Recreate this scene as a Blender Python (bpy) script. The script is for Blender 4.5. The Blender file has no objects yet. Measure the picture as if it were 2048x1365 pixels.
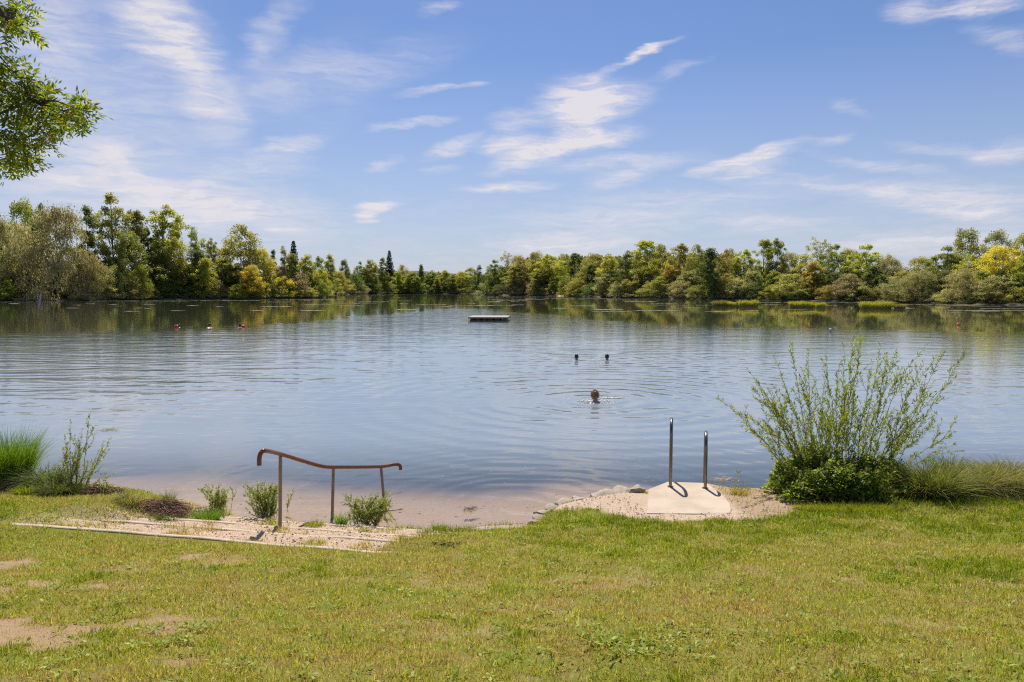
import bpy, math, random
import numpy as np
from mathutils import Vector, Matrix

R = np.random.default_rng(7)
random.seed(7)
S = bpy.context.scene
COL = S.collection
PI = math.pi
F = 1450.0; CH = 3.0; PITCH = math.atan(105.5 / F)
SUN_EL = math.radians(57); SUN_AZ = math.radians(-8)      # azimuth from +Y, positive towards +X

# ------------------------------------------------------------------ survey helpers (photo measurement -> metres)
def ray(px, py):
    cx = (px - 1024) / F; cy = (682.5 - py) / F
    c, s = math.cos(PITCH), math.sin(PITCH)
    return np.array([cx, c + cy * s, -s + cy * c])
def at_z(px, py, z):
    d = ray(px, py); t = (z - CH) / d[2]
    return np.array([d[0] * t, d[1] * t, z])
def at_y(px, py, y):
    d = ray(px, py); t = y / d[1]
    return np.array([d[0] * t, y, CH + d[2] * t])
def azel(px, py):
    d = ray(px, py)
    return math.atan2(d[0], d[1]), math.atan2(d[2], math.hypot(d[0], d[1]))

# ------------------------------------------------------------------ numpy noise
_T = np.random.default_rng(11).random((256, 256))
def vnoise(x, y):
    x = np.asarray(x, float); y = np.asarray(y, float)
    xi = np.floor(x).astype(int); yi = np.floor(y).astype(int)
    fx = x - xi; fy = y - yi
    fx = fx * fx * (3 - 2 * fx); fy = fy * fy * (3 - 2 * fy)
    a = _T[xi % 256, yi % 256]; b = _T[(xi + 1) % 256, yi % 256]
    c = _T[xi % 256, (yi + 1) % 256]; d = _T[(xi + 1) % 256, (yi + 1) % 256]
    return (a * (1 - fx) + b * fx) * (1 - fy) + (c * (1 - fx) + d * fx) * fy
def fbm(x, y, o=4):
    s = 0; a = .5; n = 0
    for i in range(o):
        s = s + a * vnoise(x * 2 ** i + 17.3 * i, y * 2 ** i + 5.1 * i); n += a; a *= .5
    return s / n
def sstep(x, a, b):
    t = np.clip((np.asarray(x, float) - a) / (b - a), 0, 1)
    return t * t * (3 - 2 * t)

# ------------------------------------------------------------------ mesh helpers
def link(o, parent=None):
    COL.objects.link(o)
    if parent is not None: o.parent = parent
    return o
def npmesh(name, V, Q, mat=None, smooth=False, fattr=None, cattr=None):
    V = np.asarray(V, dtype=np.float32).reshape(-1, 3); Q = np.asarray(Q, dtype=np.int32)
    k = Q.shape[1]
    me = bpy.data.meshes.new(name)
    me.vertices.add(len(V)); me.vertices.foreach_set('co', V.ravel())
    me.loops.add(Q.size); me.loops.foreach_set('vertex_index', Q.ravel())
    me.polygons.add(len(Q)); me.polygons.foreach_set('loop_start', np.arange(0, Q.size, k, dtype=np.int32))
    me.polygons.foreach_set('loop_total', np.full(len(Q), k, dtype=np.int32))
    if smooth: me.polygons.foreach_set('use_smooth', np.ones(len(Q), dtype=bool))
    if fattr is not None:
        a = me.attributes.new('v', 'FLOAT', 'FACE'); a.data.foreach_set('value', np.asarray(fattr, dtype=np.float32))
    if cattr is not None:
        dom, arr = cattr
        a = me.attributes.new('tone', 'FLOAT_COLOR', dom)
        arr = np.concatenate([arr, np.ones((len(arr), 1))], 1).astype(np.float32)
        a.data.foreach_set('color', arr.ravel())
    if mat: me.materials.append(mat)
    me.update(calc_edges=True)
    return me
def obj(name, me, parent=None, color=None):
    o = bpy.data.objects.new(name, me)
    if color is not None: o.color = (*color, 1)
    return link(o, parent)
def empty(name, loc=(0, 0, 0), rz=0.0):
    o = bpy.data.objects.new(name, None); o.location = loc; o.rotation_euler = (0, 0, rz)
    o.empty_display_size = .2
    return link(o)
def tag(o, label=None, cat=None, group=None, kind=None):
    if label: o['label'] = label
    if cat: o['category'] = cat
    if group: o['group'] = group
    if kind: o['kind'] = kind
    return o

class MB:
    """collects tubes, boxes and lumps into one mesh"""
    def __init__(s): s.V = []; s.Fc = []; s.n = 0
    def add(s, V, Fc):
        s.V += [tuple(v) for v in V]; s.Fc += [tuple(i + s.n for i in f) for f in Fc]; s.n += len(V)
    def box(s, c, d, rz=0, top=None):
        x, y, z = [k / 2 for k in d]; V = []
        for sz in (-1, 1):
            for a, b in ((-1, -1), (1, -1), (1, 1), (-1, 1)):
                px, py = a * x, b * y
                V.append((c[0] + px * math.cos(rz) - py * math.sin(rz), c[1] + px * math.sin(rz) + py * math.cos(rz), c[2] + sz * z))
        s.add(V, [(3, 2, 1, 0), (4, 5, 6, 7), (0, 1, 5, 4), (1, 2, 6, 5), (2, 3, 7, 6), (3, 0, 4, 7)])
    def tube(s, P, rad, seg=8, cap=True, flat=None):
        P = [Vector(p) for p in P]; n = len(P)
        rad = rad if hasattr(rad, '__len__') else [rad] * n
        up = Vector((0, 0, 1)); prev = None; V = []
        for i, p in enumerate(P):
            t = (P[min(i + 1, n - 1)] - P[max(i - 1, 0)]).normalized()
            if prev is None:
                a = t.cross(up) if abs(t.z) < .95 else t.cross(Vector((0, 1, 0)))
                a.normalize()
            else:
                a = (prev - t * prev.dot(t)).normalized()
            prev = a; b = t.cross(a)
            for k in range(seg):
                an = 2 * PI * (k + .5) / seg
                V.append(p + a * math.cos(an) * rad[i] + b * math.sin(an) * rad[i] * (flat or 1))
        Fc = [(i * seg + k, i * seg + (k + 1) % seg, (i + 1) * seg + (k + 1) % seg, (i + 1) * seg + k) for i in range(n - 1) for k in range(seg)]
        if cap: Fc += [tuple(range(seg))[::-1], tuple((n - 1) * seg + k for k in range(seg))]
        s.add(V, Fc)
    def mesh(s, name, mat, smooth=True):
        me = bpy.data.meshes.new(name); me.from_pydata(s.V, [], s.Fc); me.materials.append(mat)
        if smooth:
            me.polygons.foreach_set('use_smooth', [True] * len(me.polygons))
            try: me.set_sharp_from_angle(angle=math.radians(40))
            except Exception: pass
        me.update(); return me
    def build(s, name, mat, parent=None, smooth=True): return obj(name, s.mesh(name, mat, smooth), parent)

# ------------------------------------------------------------------ materials
class NT:
    def __init__(s, tree): s.t = tree; s.n = tree.nodes; s.l = tree.links
    def new(s, typ, **kw):
        n = s.n.new(typ)
        for k, v in kw.items(): setattr(n, k, v)
        return n
    def put(s, sock, v):
        if hasattr(v, 'is_linked') or isinstance(v, bpy.types.NodeSocket): s.l.new(v, sock)
        else:
            if isinstance(v, (tuple, list)) and len(v) == 3 and sock.type == 'RGBA': v = (*v, 1)
            sock.default_value = v
    def m(s, op, a, b=None, c=None, clamp=False):
        n = s.new('ShaderNodeMath', operation=op); n.use_clamp = clamp
        for i, v in enumerate((a, b, c)):
            if v is not None: s.put(n.inputs[i], v)
        return n.outputs[0]
    def vm(s, op, a, b=None):
        n = s.new('ShaderNodeVectorMath', operation=op)
        s.put(n.inputs[0], a)
        if b is not None: s.put(n.inputs[3] if op == 'SCALE' else n.inputs[1], b)
        return n.outputs['Value'] if op in ('LENGTH', 'DOT_PRODUCT') else n.outputs[0]
    def noise(s, vec, scale, detail=3, rough=.5, dist=0, out='Fac'):
        n = s.new('ShaderNodeTexNoise'); s.put(n.inputs['Vector'], vec)
        n.inputs['Scale'].default_value = scale; n.inputs['Detail'].default_value = detail
        n.inputs['Roughness'].default_value = rough; n.inputs['Distortion'].default_value = dist
        return n.outputs[out]
    def ramp(s, fac, stops, interp='LINEAR'):
        n = s.new('ShaderNodeValToRGB'); n.color_ramp.interpolation = interp; s.put(n.inputs[0], fac)
        e = n.color_ramp.elements
        while len(e) < len(stops): e.new(.5)
        for i, (p, c) in enumerate(stops):
            e[i].position = p; e[i].color = (*c, 1) if len(c) == 3 else c
        return n.outputs[0]
    def mix(s, fac, a, b, mode='MIX'):
        n = s.new('ShaderNodeMix', data_type='RGBA', blend_type=mode)
        s.put(n.inputs[0], fac); s.put(n.inputs[6], a); s.put(n.inputs[7], b)
        return n.outputs[2]
    def mr(s, v, a, b, c=0, d=1, smooth=True):
        n = s.new('ShaderNodeMapRange'); n.interpolation_type = 'SMOOTHSTEP' if smooth else 'LINEAR'
        s.put(n.inputs[0], v)
        for i, k in zip((1, 2, 3, 4), (a, b, c, d)): s.put(n.inputs[i], k)
        return n.outputs[0]
    def mapping(s, vec, loc=(0, 0, 0), rot=(0, 0, 0), scale=(1, 1, 1), typ='POINT'):
        n = s.new('ShaderNodeMapping', vector_type=typ); s.put(n.inputs[0], vec)
        n.inputs[1].default_value = loc; n.inputs[2].default_value = rot; n.inputs[3].default_value = scale
        return n.outputs[0]
def mat(name):
    m = bpy.data.materials.new(name); m.use_nodes = True; m.node_tree.nodes.clear()
    k = NT(m.node_tree); k.out = k.new('ShaderNodeOutputMaterial'); return m, k
def princ(k, base, rough=.8, metal=0, bump=None, bd=.01, spec=.5):
    p = k.new('ShaderNodeBsdfPrincipled'); k.put(p.inputs['Base Color'], base); k.put(p.inputs['Roughness'], rough)
    p.inputs['Metallic'].default_value = metal; p.inputs['Specular IOR Level'].default_value = spec
    if bump is not None:
        b = k.new('ShaderNodeBump'); b.inputs['Distance'].default_value = bd; k.put(b.inputs['Height'], bump)
        k.l.new(b.outputs[0], p.inputs['Normal'])
    return p
def fin(k, sh): k.l.new(sh.outputs[0] if hasattr(sh, 'outputs') else sh, k.out.inputs['Surface'])
def simple(name, c1, c2, scale=8, rough=.8, metal=0, bump=.3, bd=.01, spec=.5, stretch=(1, 1, 1), coord='Object'):
    m, k = mat(name); tc = k.new('ShaderNodeTexCoord').outputs[coord]
    v = k.mapping(tc, scale=stretch); n = k.noise(v, scale, 5, .6)
    col = k.ramp(n, [(.3, c1), (.7, c2)])
    n2 = k.noise(v, scale * 6, 3)
    fin(k, princ(k, col, rough, metal, k.m('MULTIPLY', n2, bump), bd, spec)); return m
def leafmat(name, trans=.45, tgain=(1.25, 1.35, .6), rough=.45, gloss=.06, use='obj', spread=.5):
    """diffuse + translucent leaf; colour = object colour (use='obj') or the face colour attribute"""
    m, k = mat(name)
    if use == 'obj': base = k.new('ShaderNodeObjectInfo').outputs['Color']
    else: base = k.new('ShaderNodeAttribute', attribute_name='tone').outputs['Color']
    v = k.new('ShaderNodeAttribute', attribute_name='v').outputs['Fac']
    if use == 'obj':
        g = k.m('MULTIPLY_ADD', v, spread * 2, 1 - spread)
        hsv = k.new('ShaderNodeHueSaturation'); k.put(hsv.inputs['Color'], base); k.put(hsv.inputs['Value'], g)
        k.put(hsv.inputs['Hue'], k.m('MULTIPLY_ADD', k.m('FRACT', k.m('MULTIPLY', v, 7.31)), .024, .488))
        base = hsv.outputs[0]
    d = k.new('ShaderNodeBsdfDiffuse'); k.put(d.inputs[0], base)
    t = k.new('ShaderNodeBsdfTranslucent'); k.put(t.inputs[0], k.mix(1, base, tgain, 'MULTIPLY'))
    x = k.new('ShaderNodeMixShader'); x.inputs[0].default_value = trans; k.l.new(d.outputs[0], x.inputs[1]); k.l.new(t.outputs[0], x.inputs[2])
    g = k.new('ShaderNodeBsdfGlossy'); g.inputs['Roughness'].default_value = rough; g.inputs[0].default_value = (1, 1, 1, 1)
    y = k.new('ShaderNodeMixShader'); y.inputs[0].default_value = gloss; k.l.new(x.outputs[0], y.inputs[1]); k.l.new(g.outputs[0], y.inputs[2])
    fin(k, y); return m

M_leaf = leafmat('far_leaf', .55, (1.55, 1.5, .7), .5, .02, spread=.45)
M_near = leafmat('near_leaf', .45, (1.5, 1.6, .5), .5, .02, 'attr')
M_grass = leafmat('grass_blade', .4, (1.25, 1.3, .6), .5, .02, 'attr')
M_bark = simple('bark', (.06, .05, .04), (.13, .11, .085), 3, .95, bump=.6, bd=.05, stretch=(3, 3, .6))
M_twig = simple('twig_bark', (.12, .1, .06), (.2, .16, .1), 20, .85, bump=.2, bd=.003)
M_conc = simple('concrete', (.36, .30, .24), (.50, .43, .35), 7, .9, bump=.6, bd=.006)
M_edge = simple('edging_concrete', (.42, .335, .255), (.55, .455, .355), 9, .9, bump=.6, bd=.006)
M_stone = simple('border_stone', (.27, .225, .18), (.43, .37, .30), 12, .9, bump=.8, bd=.01)
M_steel = simple('stainless_steel', (.17, .15, .125), (.26, .23, .20), 30, .28, 1, bump=0, bd=.001)
M_rail = simple('rusty_red_paint', (.13, .04, .02), (.22, .075, .032), 5, .35, 0, bump=0, bd=.002)
M_post = simple('weathered_steel_bar', (.22, .165, .12), (.30, .235, .18), 9, .6, .2, bump=0, bd=.002)
M_wood = simple('grey_deck_boards', (.34, .29, .27), (.48, .42, .39), 6, .85, bump=.3, bd=.004, stretch=(1, 8, 1))
M_float = simple('dark_float', (.02, .022, .03), (.045, .045, .06), 6, .5)
M_skin = simple('skin', (.50, .27, .18), (.58, .33, .23), 10, .5, bump=.05, bd=.001)
M_red = simple('red_vinyl', (.72, .03, .015), (.82, .06, .03), 8, .4, bump=.05)
M_orange = simple('orange_vinyl', (.8, .16, .03), (.85, .22, .05), 8, .4, bump=.05)
M_strap = simple('black_webbing', (.02, .02, .02), (.04, .04, .04), 30, .7)
M_white = simple('white_painted_metal', (.72, .72, .7), (.82, .82, .8), 10, .4, bump=.05)
M_root = simple('dead_roots', (.20, .11, .07), (.38, .25, .16), 14, .95, bump=.7, bd=.02)
def hairmat(n, a, b):
    m = simple(n, a, b, 60, .45, 0, bump=.5, bd=.003); return m
M_brown = hairmat('brown_hair', (.16, .075, .035), (.36, .19, .09))
M_dark = hairmat('dark_hair', (.012, .008, .006), (.035, .022, .016))
M_grey = hairmat('grey_hair', (.42, .37, .33), (.6, .54, .5))

# ------------------------------------------------------------------ terrain description
PA = at_z(480, 1083, .44); PB = at_z(741, 1103, .44)
TD = (PB - PA)[:2]; TD = TD / np.hypot(*TD)                 # along the steps (to the right)
ND = np.array([-TD[1], TD[0]])                              # down towards the water
if ND[1] < 0: ND = -ND
def st(x, y):
    dx = np.asarray(x) - PA[0]; dy = np.asarray(y) - PA[1]
    return dx * ND[0] + dy * ND[1], dx * TD[0] + dy * TD[1]
def s_of(px, py, z):
    p = at_z(px, py, z); return float(st(p[0], p[1])[0])
EZ = [.44, .32, .20, .08]
ES = [0.0, s_of(480, 1060, .32), s_of(480, 1047.5, .20), s_of(480, 1036, .08)]
def tread_z(s):
    z = np.where(s < 0, 9.0, EZ[1])
    z = np.where(s > ES[1], EZ[2], z); z = np.where(s > ES[2], EZ[3], z)
    return z - .015
# polygon helper: inside test by half planes on piecewise-linear boundaries
LB = [(-7.0, 6.3), (-5.45, 7.85), (-4.9, 8.5), (-4.4, 8.9), (-3.95, 9.35), (-3.6, 9.8)]     # left limit of the steps
RB = [at_z(741, 1103, .44)[:2], at_z(800, 1088, .36)[:2], at_z(860, 1075, .33)[:2], at_z(940, 1062, .28)[:2], at_z(1010, 1060, .24)[:2], at_z(1075, 1053, .2)[:2]]
RBx = np.array([p[0] for p in RB]); RBy = np.array([p[1] for p in RB])
LBy = np.array([p[1] for p in LB]); LBx = np.array([p[0] for p in LB])
def in_steps(x, y):
    """soft 0..1 mask of the terrace area"""
    s, t = st(x, y)
    left = np.interp(y, LBy, LBx)
    a = sstep(np.asarray(x) - left, -.9, .2)
    right = np.interp(y, RBy, RBx, left=-1.5)
    b = sstep(right - np.asarray(x), -.05, .12)
    c = sstep(s, .0, .05)
    return a * b * c
# slab
SLAB = [at_z(1293, 1027, .41), at_z(1466, 1029, .41), at_z(1461, 1008, .41), at_z(1441, 985, .41), at_z(1411, 966, .41), at_z(1335, 963.5, .41), at_z(1297, 978, .41)]
# stone kerb path
KERB = [at_z(1078, 1049, .12), at_z(1090, 1034, .14), at_z(1104, 1020, .17), at_z(1126, 1009, .20), at_z(1156, 1000, .24), at_z(1195, 992, .28), at_z(1240, 984.5, .33), at_z(1292, 976, .38)]
# near waterline y(x)
WL = [(-220, 90), (-60, 22), (-25, 13.5), (-12, 11.2), (-9, 10.7), (-7, 10.35), (-5.4, 9.95), (-4.4, 9.65), (-3.8, 9.5)]
e4 = [at_z(480, 1036, .08), at_z(896, 1059, .08)]
WL += [(e4[0][0], e4[0][1] + .12), (e4[1][0], e4[1][1] + .12), (-.3, 8.95), (KERB[0][0] - .06, 9.0)]
WL += [(k[0] - (.1 if i < 3 else .04), k[1] + (.05 if i < 3 else .12)) for i, k in enumerate(KERB)][1:]
WL += [(SLAB[5][0], SLAB[5][1] + .12), (2.66, 9.85), (2.95, 9.6), (3.3, 9.55), (3.7, 9.9), (4.4, 10.3), (6, 10.6), (8, 10.9), (12, 11.4), (25, 13.5), (60, 22), (220, 90)]
WL = sorted(WL); WLx = np.array([p[0] for p in WL]); WLy = np.array([p[1] for p in WL])
# far shore: distance by azimuth (deg)
FS = [(0, 603), (100, 603), (200, 601.5), (330, 599.5), (500, 598.5), (640, 596), (664, 594), (668, 591.5), (700, 589.5), (800, 587.8), (940, 588), (962, 590.5), (1020, 591.5), (1120, 592.5), (1250, 596), (1400, 599), (1550, 601), (1700, 603), (1850, 606), (1960, 609), (2048, 611)]
FSa = []; FSd = []
for px, py in FS:
    p = at_z(px, py, 0.0); FSa.append(math.atan2(p[0], p[1])); FSd.append(math.hypot(p[0], p[1]))
FSa = np.array([-1.45, -1.0] + FSa + [1.0, 1.45]); FSd = np.array([230, 190] + FSd + [120, 160])
def dfar(az): return np.interp(az, FSa, FSd)
YL = np.array([-60, -5, 0, 2, 3.2, 5, 7.1, 8.3, 9.0, 9.7, 10.6, 14]); 
ZLl = np.array([2.2, 1.6, 1.42, 1.34, 1.21, .87, .48, .40, .35, .29, .22, .15])
ZLr = np.array([2.2, 1.6, 1.42, 1.34, 1.21, .87, .50, .395, .37, .36, .33, .3])
def ground_z(x, y):
    x = np.asarray(x, float); y = np.asarray(y, float)
    w = sstep(x, .3, 1.5)
    L = np.interp(y, YL, ZLl) * (1 - w) + np.interp(y, YL, ZLr) * w
    L = L - .18 * np.exp(-((x + .35) / .95) ** 2) * sstep(y, 7.2, 8.4)
    L = L + (fbm(x * .7 + 9, y * .7, 3) - .5) * .07 * sstep(-y, -9, -5) + (fbm(x * 5, y * 5, 2) - .5) * .018
    dr = np.abs(x - np.interp(y, RBy, RBx)) + np.maximum(0, RBy[0] - .35 - y) * 2 + np.maximum(0, y - 8.4)
    L = L - .07 * np.exp(-(dr / .38) ** 2)
    # gravel side next to the stone kerb falls with x
    kf = np.interp(x, [KERB[0][0], KERB[3][0], KERB[7][0]], [.10, .2, .37])
    sA, tA = st(x, y); L = np.where((np.abs(sA) < .3) & (tA > -3) & (tA < 2.3), np.minimum(L, .437 + np.maximum(0, -sA - .05) * .12), L)
    L = np.where((x > .2) & (x < 1.8), np.minimum(L, kf + np.clip((np.interp(x, WLx, WLy) - y - .15) * .35, 0, 1)), L)
    L = L - .12 * np.exp(-((x + 4.3) / .7) ** 2) * sstep(y, 8.4, 9.4)
    s, t = st(x, y)
    m = in_steps(x, y)
    L = L * (1 - m) + np.minimum(L, tread_z(s)) * m
    # shore
    d = y - np.interp(x, WLx, WLy)                           # >0 in the lake
    beach = sstep(x, -13, -6) * sstep(-x, -6, -1.5)
    slope = .4 * (1 - beach) + .13 * beach
    bed = -.02 - np.clip(d, 0, None) * slope - .05 * np.clip(d - 2.2, 0, None)
    step_edge = sstep(d, -.16, .02)
    land = L * (1 - step_edge) + (-.02) * step_edge
    z = np.where(d > 0.02, np.maximum(bed, -3.2), land)
    r = np.hypot(x, y); az = np.arctan2(x, y)
    D = dfar(az)
    far = (y > 20) | (r > 60)
    fd = r - D
    zf = np.where(fd < 0, np.maximum(-3.2, -.02 + fd * .12), np.minimum(.5, fd * .45 + .0) + np.clip(fd - 10, 0, 60) * .012)
    z = np.where(far & (d > 0), np.where(fd < -40, z, zf), z)
    z = np.where(r > 700, np.where(y > 0, 1.1, 1.6), z)
    return z
def gz(x, y): return float(ground_z(np.array([x]), np.array([y]))[0])

def grav_mask(x, y):
    """gravel round the slab (not grass)"""
    x = np.asarray(x, float); y = np.asarray(y, float)
    ed = [at_z(1108, 1026, .25), at_z(1180, 1019, .35), at_z(1225, 1031, .38), at_z(1265, 1041, .4), at_z(1400, 1048, .4), at_z(1490, 1046, .4), at_z(1560, 1036, .4), at_z(1625, 1018, .4), at_z(1660, 1000, .4)]
    ex = [p[0] for p in ed]; ey = [p[1] for p in ed]
    lim = np.interp(x, ex, ey) + (fbm(x * 4, y * 4, 2) - .5) * .25
    return sstep(y - lim, -.08, .1) * (x > ex[0]) * (x < ex[-1] + .1)
def dirt_mask(x, y):
    x = np.asarray(x, float); y = np.asarray(y, float)
    return sstep(x, 2.6, 2.8) * sstep(-x, -4.3, -3.9) * grav_mask(x, y)
def bare(x, y):
    """dry bare patches in the lawn 0..1"""
    n = fbm(x * .9 + 3.1, y * 1.3 + 8.2, 4)
    n2 = fbm(x * 3.1 + 30, y * 4.1 + 2, 3)
    b = sstep(n * .65 + n2 * .35, .56, .70)
    left = sstep(-np.asarray(x) + (np.asarray(y) - 4) * .0, 1.0, 3.2)
    for px, py, rx, ry in [(30, 1290, .45, .16), (150, 1265, .18, .10), (200, 1170, .28, .1), (80, 1300, .3, .12), (330, 1225, .2, .07), (900, 1290, .35, .16), (1080, 1265, .2, .05), (450, 1220, .18, .05), (20, 1230, .2, .06), (1850, 1240, .25, .08), (1980, 1150, .35, .12), (320, 1265, .15, .05)]:
        p = at_z(px, py, float(np.interp(5, YL, ZLl)) if py < 1200 else 1.05)
        nn = fbm(x * 7 + 90, y * 9 + 12, 3)
        q = np.exp(-((x - p[0]) / (rx * 1.0)) ** 2 - ((y - p[1]) / (ry * 1.6)) ** 2)
        b = np.maximum(b, sstep(q + (n2 - .5) * 1.2 + (nn - .5) * 1.6, .3, 1.0))
    return np.clip(b * (.35 + .6 * left) * sstep(-y, -7.3, -6.6), 0, 1)

# ------------------------------------------------------------------ ground sheet
def build_ground():
    rad = np.concatenate([np.arange(.4, 2.4, .2), np.arange(2.4, 13, .055), 13 * 1.06 ** np.arange(0, 30), np.arange(76, 460, 4.0), 460 * 1.16 ** np.arange(0, 20)])
    az = np.concatenate([np.radians(np.arange(-64, 64, .3)), np.radians(np.arange(64, 296, 4.0))])
    A, Rr = np.meshgrid(az, rad); X = np.sin(A) * Rr; Y = np.cos(A) * Rr
    Z = ground_z(X, Y)
    n, m = len(rad), len(az)
    V = np.stack([X, Y, Z], -1).reshape(-1, 3)
    i = np.arange(n - 1)[:, None] * m; j = np.arange(m)[None]; j2 = (j + 1) % m
    Q = np.stack([i + j, i + m + j, i + m + j2, i + j2], -1).reshape(-1, 4)[:, ::-1]
    x, y, z = V.T
    gr = np.maximum(grav_mask(x, y) * (1 - .75 * dirt_mask(x, y)), in_steps(x, y) * .85)
    gr = np.where((y > 12), 0, gr)
    bd = bare(x, y)
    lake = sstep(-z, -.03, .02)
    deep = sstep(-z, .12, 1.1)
    # tone attribute: R gravel, G bare soil, B lake bed (1 sand .. deep, darkened for light absorbed by water)
    dirt = np.maximum(bd, dirt_mask(x, y))
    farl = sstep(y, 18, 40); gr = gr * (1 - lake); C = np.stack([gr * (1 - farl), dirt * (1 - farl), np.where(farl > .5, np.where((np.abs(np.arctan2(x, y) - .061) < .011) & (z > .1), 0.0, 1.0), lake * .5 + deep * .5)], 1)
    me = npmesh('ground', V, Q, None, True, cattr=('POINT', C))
    # centre cap
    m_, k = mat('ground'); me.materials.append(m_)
    at = k.new('ShaderNodeAttribute', attribute_name='tone').outputs['Color']
    sep = k.new('ShaderNodeSeparateColor'); k.put(sep.inputs[0], at)
    geo = k.new('ShaderNodeNewGeometry').outputs['Position']
    n1 = k.noise(geo, 14, 6, .65); n2 = k.noise(geo, 90, 3, .6); n3 = k.noise(geo, 1.3, 4)
    turf = k.mix(k.mr(n1, .38, .62), (.20, .16, .06), (.22, .21, .045))
    turf = k.mix(k.mr(n3, .4, .65), turf, (.16, .19, .03))
    soil = k.ramp(n2, [(.3, (.27, .175, .11)), (.7, (.44, .32, .215))])
    vor = k.new('ShaderNodeTexVoronoi'); k.put(vor.inputs['Vector'], geo); vor.inputs['Scale'].default_value = 60
    grav = k.mix(.55, k.ramp(n2, [(.25, (.36, .27, .19)), (.75, (.68, .55, .43))]), k.mix(.8, (.48, .38, .28), vor.outputs['Distance'], 'SOFT_LIGHT'))
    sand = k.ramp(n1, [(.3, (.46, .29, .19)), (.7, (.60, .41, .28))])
    deepc = (.085, .085, .065)  # silt tone, darkened to stand for light absorbed by deep water
    c = k.mix(sep.outputs[1], turf, soil)
    c = k.mix(sep.outputs[0], c, grav)
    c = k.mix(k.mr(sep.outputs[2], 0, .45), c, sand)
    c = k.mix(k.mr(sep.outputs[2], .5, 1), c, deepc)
    p = princ(k, c, .95, 0, k.m('ADD', n1, k.m('MULTIPLY', n2, .5)), .02, .1); fin(k, p)
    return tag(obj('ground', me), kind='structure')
build_ground()

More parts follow.
